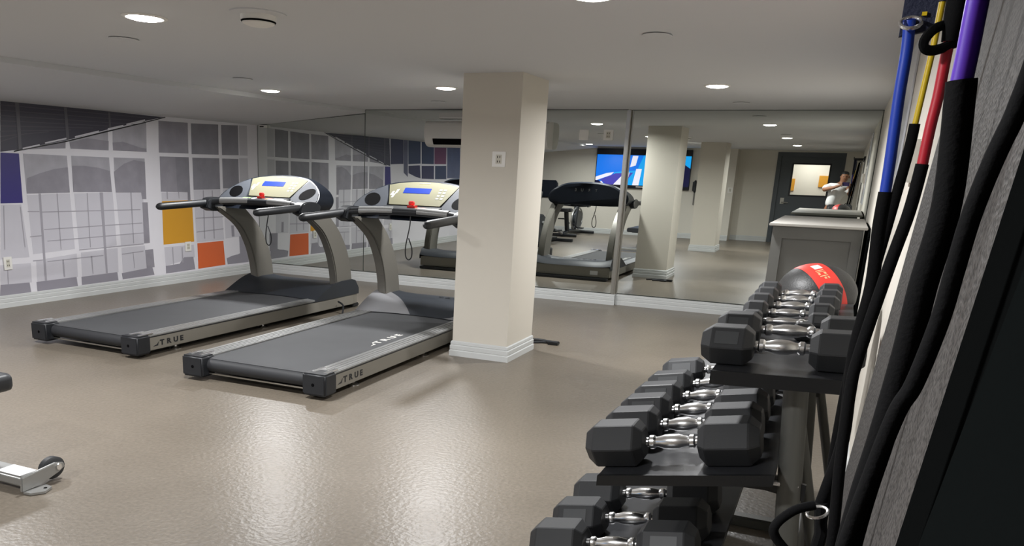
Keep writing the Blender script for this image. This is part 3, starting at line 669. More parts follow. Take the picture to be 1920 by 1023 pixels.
    panel('display', [(-.18, 1.325), (.10, 1.325), (.10, 1.372), (-.18, 1.372)], M_['lcd'], .0065, .003)
    mb = MB()
    for i in range(2):
        for j in range(4):
            x, z = .20+i*.045, 1.285+j*.026
            mb.add([F(x+a, z+b, .0062) for a, b in ((-.014, -.007), (.014, -.007), (.014, .007), (-.014, .007))], [(0, 1, 2, 3)])
    mb.build('keypad', mat('keypad_grey', '#75776f', .5), cs); mb = MB()
    for x, z in ((-.29, 1.32), (-.25, 1.34), (-.27, 1.30)): mb.add([F(x+a, z+b, .0062) for a, b in ((-.012, -.02), (.01, -.018), (.018, .018), (-.004, .016))], [(0, 1, 2, 3)])
    mb.build('printed_graphic', mat('graphic_pale', '#c9c9bd', .5), cs)
    mb = MB(); mb.add([F(x, z, .0062) for x, z in ((-.06, 1.414), (.06, 1.414), (.06, 1.421), (-.06, 1.421))], [(0, 1, 2, 3)]); mb.build('brand_strip', mat('gold_strip', '#b3a56a', .5), cs)
    for s in (-1, 1):
        pd = panel('cup_pod', [(s*.285, 1.20), (s*.325, 1.30), (s*.385, 1.392), (s*.50, 1.343), (s*.595, 1.272), (s*.63, 1.20), (s*.585, 1.145), (s*.40, 1.16)], M_['podsilver'], .005, .02)
        panel('cup_hole', [(s*(.465+.085*math.cos(a)+.02*math.sin(a)), 1.258+.058*math.sin(a)) for a in [2*PI*k/20 for k in range(20)]], M_['dark'], .0065, .003, pd)
    mb = MB(); mb.prism([(2.46, 1.175), (2.60, 1.185), (2.60, 1.215), (2.52, 1.205), (2.46, 1.195)], -.30, .30, 'x'); tr = mb.build('console_tray', M_['black'], t, bevel=.004)
    mb = MB(); mb.lathe([(0, -.02), (.022, -.018), (.026, 0), (.02, .016), (0, .02)], 14, M=Matrix.Translation((-.05 if left else 0, 2.545, 1.245)) @ Matrix.Diagonal((1.2, 1, 1, 1)))
    mb.box((-.08 if left else -.025), (-.02 if left else .055), 2.50, 2.56, 1.205, 1.222); mb.build('safety_key', M_['redplastic'], t, SM)
    if left:
        for a, b, m_ in ((-.28, -.17, 'green'), (-.14, -.10, 'paper'), (.03, .10, 'orangest'), (.13, .25, 'paper')):
            mb = MB(); mb.poly([(a, 2.462, 1.1965), (b, 2.462, 1.1965), (b, 2.53, 1.2085), (a, 2.53, 1.2085)]); mb.build('sticker', M_[m_], tr)
    else:
        mb = MB(); mb.poly([(.02, 2.455, 1.190), (.16, 2.455, 1.188), (.16, 2.52, 1.206), (.02, 2.52, 1.2065)]); mb.build('sticker', M_['orangest'], tr)
    # stop-key lanyard
    x = .10 if left else .03
    mb = MB(); mb.tube(spline([(x, 2.47, 1.18), (x+.01, 2.44, 1.05), (x-.01, 2.44, .95), (x-.035, 2.45, .84), (x-.03, 2.45, .76), (x, 2.45, .73), (x+.03, 2.45, .76), (x+.03, 2.45, .84), (x, 2.44, .93)], 5), .006, 6); mb.build('lanyard', M_['black'], t, SM)
    # emblem on the back of the console, read in the mirror
    for k, ch in enumerate('TRUE'): text('letter', ch, .06, axes((.18-.11*k, 2.9725, 1.30), (-1, 0, 0), (0, 0, 1)), M_['alu'], cs, .001, .0)
    return t
treadmill((-5.565, 5.08, 0), -.020, 'left treadmill with a cream console and a blue display, nearest the mural', True)
treadmill((-3.62, 4.79, 0), .010, 'right treadmill with white lettering on its belt, partly behind the column', False)
def cord(name, pts, r, label, material='black', plug=None):
    t = thing(name, label, 'power cord', pts[0])
    o = Vector(pts[0]); mb = MB(); mb.tube(spline([Vector(p)-o for p in pts], 6), r, 7); mb.build('cable', M_[material], t, SM)
    if plug:
        e = Vector(pts[-1])-o; mb = MB(); mb.box(e.x-.05, e.x+.05, e.y-.04, e.y+.04, e.z-.012, e.z+.016); mb.build('plug', M_['black'], t, bevel=.006)
cord('power_cord', [(-4.872, 8.05, .12), (-4.78, 8.0, .09), (-4.70, 7.85, .012), (-4.62, 7.72, .010), (-4.66, 7.95, .010), (-4.50, 7.7, .010), (-4.42, 7.5, .010)], .010, 'thin black power cord on the floor between the two treadmills')
cord('power_cord', [(-2.62, 7.70, .012), (-2.50, 7.62, .012), (-2.40, 7.68, .012), (-2.31, 7.72, .013), (-2.34, 7.76, .012), (-2.44, 7.74, .012), (-2.52, 7.76, .012), (-2.40, 7.71, .025), (-2.28, 7.68, .014)], .012, 'coiled black power cord lying at the foot of the nearer column', 'black', True)
# ================================================================ dumbbell rack
class T:     # a thing whose parts are written in room coordinates
    def __init__(s, name, label, cat, loc, group=None):
        s.o = thing(name, label, cat, loc, 0, group); s.l = Vector(loc)
    def part(s, mb, name, material=None, smooth=0, bevel=0, parent=None, seg=2):
        p = mb.build(name, material, parent or s.o, smooth, bevel, seg)
        if parent is None: p.location = -s.l
        return p
def tier(x0, z0, slope): return lambda x: z0+(x-x0)*slope
top, mid, low = tier(-.249, 1.033, .045), tier(-.536, .668, .1876), tier(-.655, .302, .19)
rk = T('dumbbell_rack', 'three-tier dumbbell rack with black trays and grey posts along the right wall', 'dumbbell rack', (-.2, 3.3, 0))
for f, x0, x1, y1, lip in ((top, -.27, .095, 4.12, .036), (mid, -.56, -.065, 4.45, .03), (low, -.74, -.20, 4.45, .03)):
    mb = MB(); y0 = 2.47
    hexa(mb, [(x0, y0, f(x0)-.012), (x1, y0, f(x1)-.012), (x1, y0, f(x1)), (x0, y0, f(x0))], [(x0, y1, f(x0)-.012), (x1, y1, f(x1)-.012), (x1, y1, f(x1)), (x0, y1, f(x0))])
    sh = rk.part(mb, 'shelf', M_['racktray'])
    mb = MB(); hexa(mb, [(x0, y0-.012, f(x0)-lip), (x1, y0-.012, f(x1)-lip), (x1, y0-.012, f(x1)+.003), (x0, y0-.012, f(x0)+.003)], [(x0, y0, f(x0)-lip), (x1, y0, f(x1)-lip), (x1, y0, f(x1)+.003), (x0, y0, f(x0)+.003)])
    for xa in (x0, x1-.012):
        hexa(mb, [(xa, y0, f(xa)-lip), (xa+.012, y0, f(xa)-lip), (xa+.012, y0, f(xa)-.012), (xa, y0, f(xa)-.012)], [(xa, y1, f(xa)-lip), (xa+.012, y1, f(xa)-lip), (xa+.012, y1, f(xa)-.012), (xa, y1, f(xa)-.012)])
    mb.build('shelf_lip', M_['rackblack'], sh)
for yy in (2.60, 4.00):
    mb = MB(); mb.tube([(.028, yy, .0), (-.010, yy, .50), (-.049, yy, 1.0)], .034, 14); rk.part(mb, 'post', M_['rackgrey'], SM)
    mb = MB(); mb.tube([(-.03, yy+.09, .87), (.178, yy+.09, .03)], .020, 10); rk.part(mb, 'rear_brace', M_['rackgrey'], SM)
    mb = MB(); mb.box(-.72, .19, yy-.035, yy+.035, 0, .05); rk.part(mb, 'base_foot', M_['rackgrey'], bevel=.008)
    for f, xx in ((mid, -.09), (low, -.24)):
        mb = MB(); mb.prism([(xx-.35, f(xx-.35)-.032), (xx, f(xx)-.032), (xx+.11, f(xx)-.05), (xx+.11, f(xx)-.10), (xx, f(xx)-.085)], yy-.008, yy+.008, 'y'); br = rk.part(mb, 'shelf_bracket', M_['rackblack'])
        mb = MB(); mb.lathe([(0, -.045), (.009, -.045), (.009, .03), (0, .03)], 10, axis='x', M=Matrix.Translation((xx+.06, yy-.014, f(xx)-.055))); mb.build('bolt', M_['chrome'], br)
mb = MB(); mb.tube([(.03, 2.66, .22), (.03, 4.0, .22)], .022, 10); rk.part(mb, 'long_rail', M_['rackgrey'], SM)
mb = MB(); mb.box(-.19, .10, 4.15, 4.60, .905, .922); mb.box(-.19, -.18, 4.15, 4.60, .92, .955); mb.box(.09, .10, 4.15, 4.60, .92, .955); rk.part(mb, 'ball_tray', M_['rackblack'])
mb = MB(); mb.tube([(-.04, 4.40, 0), (-.045, 4.40, .905)], .03, 12); rk.part(mb, 'tray_post', M_['rackgrey'], SM)

def dumbbell(x0, x1, y, f, slope, hl, h, R, label, plates=(), knurl=True):
    cx = (x0+x1)/2; L = (x1-x0)/math.cos(math.atan(slope))
    t = thing('dumbbell', label, 'dumbbell', (cx, y, f(cx)+.0025), 0, 'hex dumbbells on the rack'); t.rotation_euler = (0, -math.atan(slope), 0)
    zc = h/2; ch = min(.030, hl*.22)
    hexp = [(R*math.cos(k*PI/3), h/2*math.sin(k*PI/3)/math.sin(PI/3)) for k in range(6)]
    for s in (-1, 1):
        xa, xb = s*L/2, s*(L/2-hl)
        mb = MB(); vs = []
        for x, q in ((xa, .64), (xa-s*ch, 1.), (xb+s*ch*.8, 1.), (xb, .66)): vs += [(x, a*q, zc+b*q) for a, b in hexp]
        mb.add(vs, [(r*6+k, r*6+(k+1) % 6, (r+1)*6+(k+1) % 6, (r+1)*6+k) for r in range(3) for k in range(6)]+[tuple(range(6)), tuple(range(23, 17, -1))])
        hd = mb.build('hex_head', M_['rubber'], t, 0, min(.003, h*.025), 1)
        if s in plates:
            a, b = Vector((0, hexp[3][0], zc+hexp[3][1])), Vector((0, hexp[2][0], zc+hexp[2][1])); e = (b-a); nrm = Vector((0, -e.z, e.y)).normalized(); xm = (xa+xb)/2
            mb = MB(); c = a+e*.5
            for d0, w in ((.0015, .30),):
                q = [c+Vector((xm+sx*hl*w*.75, 0, 0))+e*(sy*w)+nrm*d0 for sx, sy in ((-1, -1), (1, -1), (1, 1), (-1, 1))]
                mb.add(q+[p-nrm*.004 for p in q], [(0, 1, 2, 3), (4, 5, 6, 7), (0, 1, 5, 4), (1, 2, 6, 5), (2, 3, 7, 6), (3, 0, 4, 7)])
            mb.build('number_plate', M_['plate'], hd)
    a = L/2-hl; r = min(.019, h*.16)
    prof = [(0, -a-.01), (r*.75, -a-.01), (r*.8, -a*.86), (r*1.15, -a*.80), (r*1.15, -a*.66), (r*.85, -a*.58), (r*.95, -a*.45), (r*1.22, -a*.25), (r*1.28, 0), (r*1.22, a*.25), (r*.95, a*.45), (r*.85, a*.58), (r*1.15, a*.66), (r*1.15, a*.80), (r*.8, a*.86), (r*.75, a+.01), (0, a+.01)]
    mb = MB(); mb.lathe(prof, 16, axis='x', M=Matrix.Translation((0, 0, zc))); mb.build('handle', M_['chrome'], t, SM)
    return t
ST = .045
for x0, x1, y, hl, h, R, lb, pl in (
    (-.315, .115, 2.60, .142, .108, .078, 'large hex dumbbell at the near end of the top rack tier', (-1,)),
    (-.312, .120, 2.92, .130, .104, .076, 'hex dumbbell second from the near end of the top tier, behind the first large one', (-1,)),
    (-.262, -.030, 3.09, .062, .056, .040, 'smallest hex dumbbell, squeezed behind the two big near ones on the top tier', ()),
    (-.278, .020, 3.24, .075, .070, .052, 'small hex dumbbell fourth from the near end of the top tier, with number plates', (-1, 1)),
    (-.285, .025, 3.43, .085, .080, .056, 'hex dumbbell fifth from the near end of the top tier, just behind one with plates', (1,)),
    (-.285, .040, 3.61, .090, .088, .058, 'hex dumbbell third in front of the medicine ball on the top tier', ()),
    (-.280, .045, 3.80, .090, .092, .060, 'hex dumbbell second in front of the medicine ball on the top tier', ()),
    (-.280, .048, 3.98, .090, .096, .060, 'hex dumbbell directly in front of the medicine ball', ())):
    dumbbell(x0, x1, y, top, ST, hl, h, R, lb, pl)
for y, s, lb in ((2.60, 1.0, 'biggest hex dumbbell at the near end of the middle rack tier'), (2.84, .92, 'hex dumbbell second from the near end of the middle tier'),
                 (3.06, .90, 'hex dumbbell third from the near end of the middle tier'), (3.29, .88, 'hex dumbbell fourth from the near end of the middle tier'),
                 (3.54, .84, 'hex dumbbell fifth along the middle tier, its head beside the near top-tier head'), (3.86, .80, 'hex dumbbell farthest visible along the middle tier, mostly hidden')):
    dumbbell(-.612, -.105 if s == 1 else -.12, y, mid, .1876, .176*(.9+.1*s), .132*s, .098*s, lb, (-1,) if s < .92 else ())
for y, s, lb in ((2.58, 1.0, 'hex dumbbell at the near end of the lowest tier, cut by the bottom edge'), (2.83, .95, 'hex dumbbell second from the near end of the lowest tier'),
                 (3.10, .98, 'hex dumbbell third from the near end of the lowest tier, under the middle tray')):
    dumbbell(-.765, -.24, y, low, .19, .18, .136*s, .102*s, lb, (-1,) if s == .95 else (1,) if s == 1.0 else ())

# medicine ball
n = Vector((.818, .462, .303)).normalized(); zq = n; xq = n.cross(Vector((0, 0, 1))).normalized(); yq = zq.cross(xq)
Q = Matrix(((xq.x, yq.x, zq.x, 0), (xq.y, yq.y, zq.y, 0), (xq.z, yq.z, zq.z, 0), (0, 0, 0, 1)))
BS = Matrix.Diagonal((.172, .215, .134, 1))
lats = [-90, -75, -60, -45, -32, -20.5, -18, -17.5, -10, -5, 0, 5, 10, 17.5, 18, 20.5, 32, 45, 60, 75, 90]
b = thing('medicine_ball', 'black medicine ball with a red band resting behind the top-tier dumbbells', 'medicine ball', (-.06, 4.36, .924+.134))
def ballpt(la, lo, k=1.): la, lo = math.radians(la), math.radians(lo); return BS @ (Q @ (Vector((math.cos(la)*math.cos(lo), math.cos(la)*math.sin(lo), math.sin(la)))*k))
mb = MB(); NL = 64
for i in range(len(lats)-1):
    for k in range(NL):
        p = [ballpt(lats[i], k*360/NL), ballpt(lats[i], (k+1)*360/NL), ballpt(lats[i+1], (k+1)*360/NL), ballpt(lats[i+1], k*360/NL)]
        if i == 0: p = p[1:]
        if i == len(lats)-2: p = p[:3]
        mb.poly(p)
def patch(l0, l1, o0, o1, k): 
    m2 = MB(); NN = 14
    for i in range(NN):
        for j in range(4): m2.poly([ballpt(l0+(l1-l0)*(j+b2)/4, o0+(o1-o0)*(i+a2)/NN, k) for a2, b2 in ((0, 0), (1, 0), (1, 1), (0, 1))])
    return m2
bo = mb.build('ball_shell', M_['ballblack'], b, 1.2, merge=True)
m2 = MB(); 
for k in range(72):
    for j in range(6): m2.poly([ballpt(-17.5+35*(j+b2)/6, (k+a2)*5, 1.006) for a2, b2 in ((0, 0), (1, 0), (1, 1), (0, 1))])
rb = m2.build('red_band', M_['ballred'], bo, 1.2, merge=True)
# where the print sits: the longitude that faces the camera
best = min(range(360), key=lambda q: (ballpt(0, q)-Vector((-.025, -.12, .105))).length)
sg = 1 if ballpt(0, best+6).x > ballpt(0, best).x else -1
patch(-4, 8, best-sg*17, best-sg*3, 1.010).build('white_tag', M_['white'], rb)
for i, (a0, a1, l0, l1) in enumerate(((1, 3, -6, 6), (5, 6.5, -6, 6), (8, 13, 2.5, 6), (8, 13, -6, -3), (15, 17, -6, 6), (18.5, 23, -1.5, 1.5), (18.5, 23, 3.5, 6))):
    if i == 0: pm = patch(l0, l1, best+sg*a0, best+sg*a1, 1.010)
    else:
        q = patch(l0, l1, best+sg*a0, best+sg*a1, 1.010); pm.add(q.v, q.f)
pm.build('band_print', M_['tan'], rb)

# cabinet
cb = T('storage_cabinet', 'grey waist-high cabinet with a pale top against the right mirror', 'cabinet', (-.183, 9.15, 0))
x0, x1, y0, y1 = -.535, .165, 8.12, 10.05
mb = MB(); mb.box(x0+.02, x1-.02, y0+.03, y1-.02, .06, 1.177); bd = cb.part(mb, 'carcass', M_['cab'])
mb = MB()
for a in ((x0, x0+.085, .04, 1.176), (x1-.075, x1, .04, 1.176), (x0+.085, x1-.075, 1.075, 1.176), (x0+.085, x1-.075, .04, .16)): mb.box(a[0], a[1], y0+.008, y0+.032, a[2], a[3])
cb.part(mb, 'end_panel_frame', M_['cab'])
mb = MB(); mb.box(x0-.031, x1+.035, y0-.03, y1+.04, 1.178, 1.20); cb.part(mb, 'top', M_['cabtop'], bevel=.004)
mb = MB(); mb.box(x0+.03, x1-.03, y0+.05, y1-.03, 0, .06); cb.part(mb, 'plinth', M_['black'])
for k in range(2):
    a = y0+.06+k*.93; mb = MB(); mb.box(x0+.002, x0+.02, a, a+.9, .08, 1.15); dr = cb.part(mb, 'cabinet_door', M_['cab'], bevel=.004)
    mb = MB(); yy = a+(.82 if k == 0 else .08); mb.tube([(x0, yy, .70), (x0-.03, yy, .70), (x0-.03, yy, .85), (x0, yy, .85)], .006, 8); mb.build('door_pull', M_['alu'], dr)
t = T('folded_mat', 'black folded mat standing between the cabinet and the right wall', 'mat', (.19, 8.6, 0))
mb = MB(); mb.prism([(7.86, 0), (7.95, 1.12), (8.15, 1.185), (9.3, 1.185), (9.3, 0)], .203, .2185, 'x'); t.part(mb, 'mat_panel', M_['matblack'], bevel=.003)
mb = MB(); mb.tube([(.2105, 7.97, 1.125), (.2105, 8.15, 1.188), (.2105, 9.29, 1.188)], .0085, 6); t.part(mb, 'mat_hem', M_['matblack'])

# weight bench at the left edge
BX = -3.335
wb = T('weight_bench', 'weight bench with a black pad, its silver rear foot in the lower left corner', 'weight bench', (-3.9, 2.0, 0))
pp = []
for x_, z_, a0 in ((-3.665, .472, 0), (-4.04, .472, 90), (-4.04, .442, 180), (-3.665, .442, 270)): pp += [(x_+.03*math.cos(math.radians(a0+k*22.5)), z_+.03*math.sin(math.radians(a0+k*22.5))) for k in range(5)]
cx_, cz_ = -3.8525, .457; mb = MB(); n_ = len(pp); vs = []
for y_, q in ((1.25, .86), (1.262, .97), (1.285, 1.), (2.825, 1.), (2.85, .97), (2.86, .86)): vs += [(cx_+(x-cx_)*(1-(1-q)*.35), y_, cz_+(z-cz_)*q) for x, z in pp]
mb.add(vs, [(r*n_+k, r*n_+(k+1) % n_, (r+1)*n_+(k+1) % n_, (r+1)*n_+k) for r in range(5) for k in range(n_)]+[tuple(range(n_)), tuple(range(6*n_-1, 5*n_-1, -1))])
wb.part(mb, 'seat_pad', M_['vinylnavy'], SM)
mb = MB(); mb.box(-3.99, -3.72, 1.3, 2.70, .398, .414); wb.part(mb, 'pad_board', M_['dark'])
mb = MB(); mb.tube([(-3.86, .9, .06), (-3.86, 1.3, .07), (-3.86, 2.2, .36), (-3.86, 2.55, .39)], .035, 10); mb.tube([(-3.86, 2.35, .37), (-3.86, 2.67, .06)], .03, 10); wb.part(mb, 'frame', M_['greymetal'], SM)
mb = MB(); mb.box(-4.33, BX, 2.615, 2.735, .022, .078); fb = wb.part(mb, 'rear_foot_bar', M_['greymetal'], SM, .012, seg=3)
mb = MB(); mb.box(BX-.19, BX-.03, 2.625, 2.725, .0783, .079); mb.build('white_sticker', M_['paper'], fb)
mb = MB(); mb.box(-4.2, -3.5, .85, .97, .0, .06); wb.part(mb, 'front_foot_bar', M_['greymetal'], SM, .012)
for s, xx in ((1, BX), (-1, -4.33)):
    mb = MB(); mb.prism([(2.595, .012), (2.60, .082), (2.80, .102), (2.85, .09), (2.855, .068), (2.82, .05), (2.70, .015)], xx, xx+s*.016, 'x'); bk = wb.part(mb, 'wheel_bracket', M_['greymetal'], bevel=.003)
    mb = MB(); mb.prism([(xx+s*.016, 2.60), (xx+s*.016, 2.73), (xx+s*.07, 2.72), (xx+s*.095, 2.66), (xx+s*.06, 2.605)], .003, .014, 'z'); fl = mb.build('floor_flange', M_['greymetal'], bk)
    mb = MB(); mb.lathe([(0, 0), (.009, 0), (.009, .0012), (0, .0012)], 12, M=Matrix.Translation((xx+s*.06, 2.69, .014))); mb.build('flange_hole', M_['dark'], fl)
    mb = MB(); mb.lathe([(0, -.022), (.045, -.022), (.056, -.014), (.056, .014), (.045, .022), (0, .022)], 22, axis='x', M=Matrix.Translation((xx-s*.028, 2.81, .066)) @ Matrix.Diagonal((1, 1.25, 1, 1))); wb.part(mb, 'wheel', M_['rubber'], SM)
    mb = MB(); mb.lathe([(0, -.01), (.016, -.01), (.016, .006), (0, .006)], 12, axis='x', M=Matrix.Translation((xx+s*.018, 2.815, .078))); mb.build('axle_bolt', M_['chrome'], bk)
# ================================================================ right wall: mats, band rack, resistance bands
ra = T('band_rack', 'black wall rack with pegs holding the bands and mats, above the right edge', 'wall rack', (XR, .9, 2.0))
mb = MB(); mb.box(XR-.03, XR-.001, .12, 1.95, 1.98, 2.06); rl = ra.part(mb, 'wall_rail', M_['rackblack'], bevel=.004)
PEGS = (.24, .50, .62, .95, 1.12, 1.22, 1.52, 1.80)
for y in PEGS: mb = MB(); mb.tube([(XR-.03, y, 2.02), (.03, y, 2.02), (.015, y, 2.05)], .007, 8); ra.part(mb, 'peg', M_['rackblack'], SM)
def hang_mat(name, y0, y1, xt, zt, xb, zb, th, material, label, eyelets=True, wav=0.):
    t = T(name, label, 'exercise mat', ((xt+xb)/2, (y0+y1)/2, zb))
    nu, nv = 10, 24; mb = MB(); fr, bk = [], []
    for j in range(nv+1):
        v = j/nv
        for i in range(nu+1):
            u = i/nu; y = y0+(y1-y0)*u; x = xt+(xb-xt)*v+wav*math.sin(v*5+u*2.2)*v; z = zt+(zb-zt)*v
            fr.append((x, y, z)); bk.append((x+th, y, z))
    m = len(fr); W = nu+1
    fs = []
    for j in range(nv):
        for i in range(nu):
            a = j*W+i; fs.append((a, a+1, a+W+1, a+W)); fs.append((m+a, m+a+W, m+a+W+1, m+a+1))
    for i in range(nu): fs += [(i, m+i, m+i+1, i+1), (nv*W+i, nv*W+i+1, m+nv*W+i+1, m+nv*W+i)]
    for j in range(nv): fs += [(j*W, (j+1)*W, m+(j+1)*W, m+j*W), (j*W+nu, m+j*W+nu, m+(j+1)*W+nu, (j+1)*W+nu)]
    mb.add(fr+bk, fs); p = t.part(mb, 'mat_panel', material, .6)
    if eyelets:
        for q in (.12, .88):
            yy = y0+(y1-y0)*q; mb = MB(); mb.tube([(xt-.003, yy+.016*math.cos(a), zt-.05+.016*math.sin(a)) for a in [2*PI*k/14 for k in range(14)]], .004, 6, closed=True); mb.build('eyelet', M_['alu'], p)
    return t
hang_mat('hanging_mat', .785, 1.80, .156, 1.99, .014, .10, .012, M_['mesh'], 'grey woven exercise mat hanging on the right wall behind the black bands', True, .006)
hang_mat('hanging_mat', .42, .70, .136, 1.99, -.024, .16, .03, M_['matblack'], 'narrow black folded mat hanging beside the grey woven mat', False, .004)
hang_mat('hanging_mat', .10, .40, .121, 1.97, -.085, .30, .03, M_['matdark'], 'very dark mat at the right edge of the photo, nearest the camera', False, .003)

def band(label, col, y, tubepts, tr, sleevepts, sr, group=None, extra=None):
    y0 = y
    P = lambda q: Vector((q[0], q[2] if len(q) > 2 else y, q[1]))
    t = T('resistance_band', label, 'resistance band', (tubepts[0][0], y, tubepts[0][1]))
    if col: mb = MB(); mb.tube(spline([P(q) for q in tubepts], 6), tr, 14); t.part(mb, 'elastic_tube', M_[col], SM)
    mb = MB(); sp_ = spline([P(q) for q in sleevepts], 6); mb.tube(sp_, sr, 14); t.part(mb, 'foam_sleeve', M_['foam'], SM)
    return t
def rings(*zz): pass
# blue band: webbing, steel ring, tube, sleeve, lower handle
bl = band('blue resistance band with a black sleeve, the leftmost of the hanging bands', 'blue', 1.2, [(.0345, 1.732), (.037, 1.70), (.0375, 1.65), (.040, 1.58), (.041, 1.535)], .0064, [(.041, 1.542), (.041, 1.50), (.044, 1.428), (.038, 1.343), (.043, 1.231), (.034, 1.16), (.030, 1.135)], .0078)
mb = MB(); mb.tube([(.036+.0105*math.cos(a), 1.19+.008*math.sin(a), 1.728+.007*math.sin(a)) for a in [2*PI*k/20 for k in range(20)]], .0022, 8, closed=True); bl.part(mb, 'steel_ring', M_['chrome'], SM)
mb = MB(); hexa(mb, [(.0265, 1.205, 1.716), (.060, 1.205, 1.722), (.060, 1.216, 1.722), (.0265, 1.216, 1.716)], [(.024, 1.205, 2.011), (.062, 1.205, 2.011), (.062, 1.216, 2.011), (.024, 1.216, 2.011)]); wbp = bl.part(mb, 'webbing_strap', M_['navyband'])
mb = MB(); mb.box(.046, .051, 1.202, 1.205, 1.737, 1.741); mb.build('rivet', M_['yellow'], wbp)
mb = MB(); h = [(.022, 1.15, 1.150), (.000, 1.14, 1.142), (-.019, 1.13, 1.122), (-.017, 1.13, 1.104), (.010, 1.14, 1.075), (.030, 1.15, 1.06)]
mb.tube(spline([Vector(p) for p in h], 5), .0062, 10); bl.part(mb, 'hand_grip', M_['foam'], SM)
mb = MB(); mb.tube([(.027+.012*math.cos(a), 1.165+.006*math.sin(a), 1.136+.007*math.sin(a+.5)) for a in [2*PI*k/18 for k in range(18)]], .0022, 8, closed=True); bl.part(mb, 'steel_ring', M_['chrome'], SM)
mb = MB(); mb.tube([(.03, 1.19, 1.14), (.036, 1.185, 1.10), (.03, 1.17, 1.05), (.035, 1.17, .96)], .008, 8); bl.part(mb, 'strap_end', M_['foam'], SM)

ye = band('thin yellow resistance band between the blue and the red one', 'yellow', 1.5, [(.080, 1.80), (.079, 1.74), (.077, 1.697), (.074, 1.635), (.0735, 1.625)], .0042, [(.0735, 1.637), (.072, 1.60), (.063, 1.50), (.052, 1.38), (.045, 1.25), (.044, 1.10), (.046, .95)], .0074)
mb = MB(); mb.tube([(.080, 1.5, 1.80), (.079, 1.505, 1.92), (.076, 1.515, 2.005)], .006, 8); ye.part(mb, 'webbing_strap', M_['navyband'], SM)
re = band('red resistance band with a black sleeve, right of the yellow one', 'red', 1.1, [(.0715, 1.712), (.071, 1.68), (.0708, 1.642), (.069, 1.61), (.068, 1.565)], .0055, [(.068, 1.573), (.064, 1.522), (.054, 1.459), (.040, 1.357), (.038, 1.316), (.041, 1.224), (.047, 1.129), (.05, 1.0), (.052, .92)], .0066)
mb = MB(); mb.tube([(.072, 1.1, 1.695), (.0725, 1.1, 1.72), (.073, 1.1, 1.80), (.073, 1.1, 1.83)], [.008, .0105, .0115, .011], 14); re.part(mb, 'hand_grip', M_['foam'], SM)
mb = MB(); mb.tube([(.073, 1.1, 1.83), (.068, 1.11, 1.93), (.06, 1.12, 2.005)], .008, 8); re.part(mb, 'webbing_strap', M_['navyband'], SM)
mb = MB(); mb.tube(spline([Vector(p) for p in [(.078, 1.1, 1.694), (.060, 1.09, 1.686), (.050, 1.085, 1.687), (.048, 1.085, 1.695), (.055, 1.09, 1.706), (.066, 1.1, 1.712)]], 5), .0028, 8, flat=1.8); re.part(mb, 'wrist_loop', M_['foam'], SM)
pu = band('thick purple resistance band with a long black sleeve, nearest bright band', 'purple', .6, [(.050, 1.78), (.0495, 1.70), (.049, 1.651), (.049, 1.623), (.0487, 1.604)], .0058, [(.0487, 1.609), (.0495, 1.60), (.0535, 1.542), (.0495, 1.492), (.0475, 1.45), (.043, 1.395), (.038, 1.348), (.034, 1.28), (.032, 1.2)], .0080)
mb = MB(); mb.tube([(.050, .6, 1.78), (.049, .605, 1.90), (.046, .615, 2.005)], .008, 8); pu.part(mb, 'webbing_strap', M_['navyband'], SM)
k1 = band('black resistance band curving down in front of the grey mat at the right edge', None, .5, [(.070, 1.70)], .0, [(.0695, 1.70), (.0692, 1.63), (.0685, 1.61), (.0650, 1.585), (.0615, 1.570), (.0585, 1.555), (.0555, 1.535), (.0535, 1.51), (.0515, 1.485), (.046, 1.452), (.0405, 1.435), (.034, 1.395), (.028, 1.35), (.024, 1.29)], .0046)
mb = MB(); mb.tube([(.0695, .5, 1.70), (.068, .50, 1.85), (.066, .50, 2.005)], .006, 8); k1.part(mb, 'webbing_strap', M_['navyband'], SM)
# ================================================================ what stands behind the camera and shows in the mirrors
tv = T('television', 'large wall television showing a blue picture, seen in the mirror', 'television', (-5.0, YB, 1.23))
TX0, TX1, TZ0, TZ1 = -6.26, -3.76, 1.23, 2.25; yt = YB+.07
mb = MB(); mb.box(TX0, TX1, YB+.03, yt, TZ0, TZ1); cs_ = tv.part(mb, 'casing', M_['tvblack'], bevel=.008)
mb = MB(); mb.box(TX0+.6, TX1-.6, YB+.001, YB+.03, 1.5, 2.0); tv.part(mb, 'wall_bracket', M_['rackblack'])
mb = MB(); sx = lambda u: TX0+.02+(TX1-TX0-.04)*u; sz = lambda v: TZ0+.085+(TZ1-TZ0-.245)*v
def scr(lay, m_, *pts): mb.poly([(sx(u), yt+.001+.0006*lay, sz(v)) for u, v in pts], M_[m_])
scr(0, 'blueglow', (0, 0), (1, 0), (1, 1), (0, 1)); scr(1, 'cyanglow', (.36, 0), (1, 0), (1, 1), (.50, 1), (.44, .5), (.2, .42), (.2, .3))
scr(2, 'whiteglow', (0, .25), (.12, .38), (.20, .42), (.17, .32), (.0, .12)); scr(2, 'violetglow', (.05, .16), (.22, .38), (.40, .42), (.30, 0), (.12, 0)); scr(3, 'darkglow', (0, 0), (.10, 0), (.04, .13), (0, .14))
scr(3, 'whiteglow', (.20, 0), (.34, 0), (.36, .42), (.33, .45)); scr(3, 'whiteglow', (.38, .98), (.44, .98), (.42, .66), (.36, .6)); scr(3, 'whiteglow', (.40, 0), (.47, 0), (.49, .55), (.43, .55)); scr(3, 'whiteglow', (.58, 0), (.70, 0), (.70, .27), (.59, .27))
scr(3, 'whiteglow', (.06, .03), (.09, .03), (.075, .1), (.05, .1)); scr(2, 'darkglow', (.8, 0), (1, 0), (1, .6), (.9, .8))
p_ = tv.part(mb, 'screen')
mb = MB(); mb.box(-5.15, -4.6, yt, yt+.003, TZ0+.035, TZ0+.055); mb.build('front_strip', M_['white'], cs_)
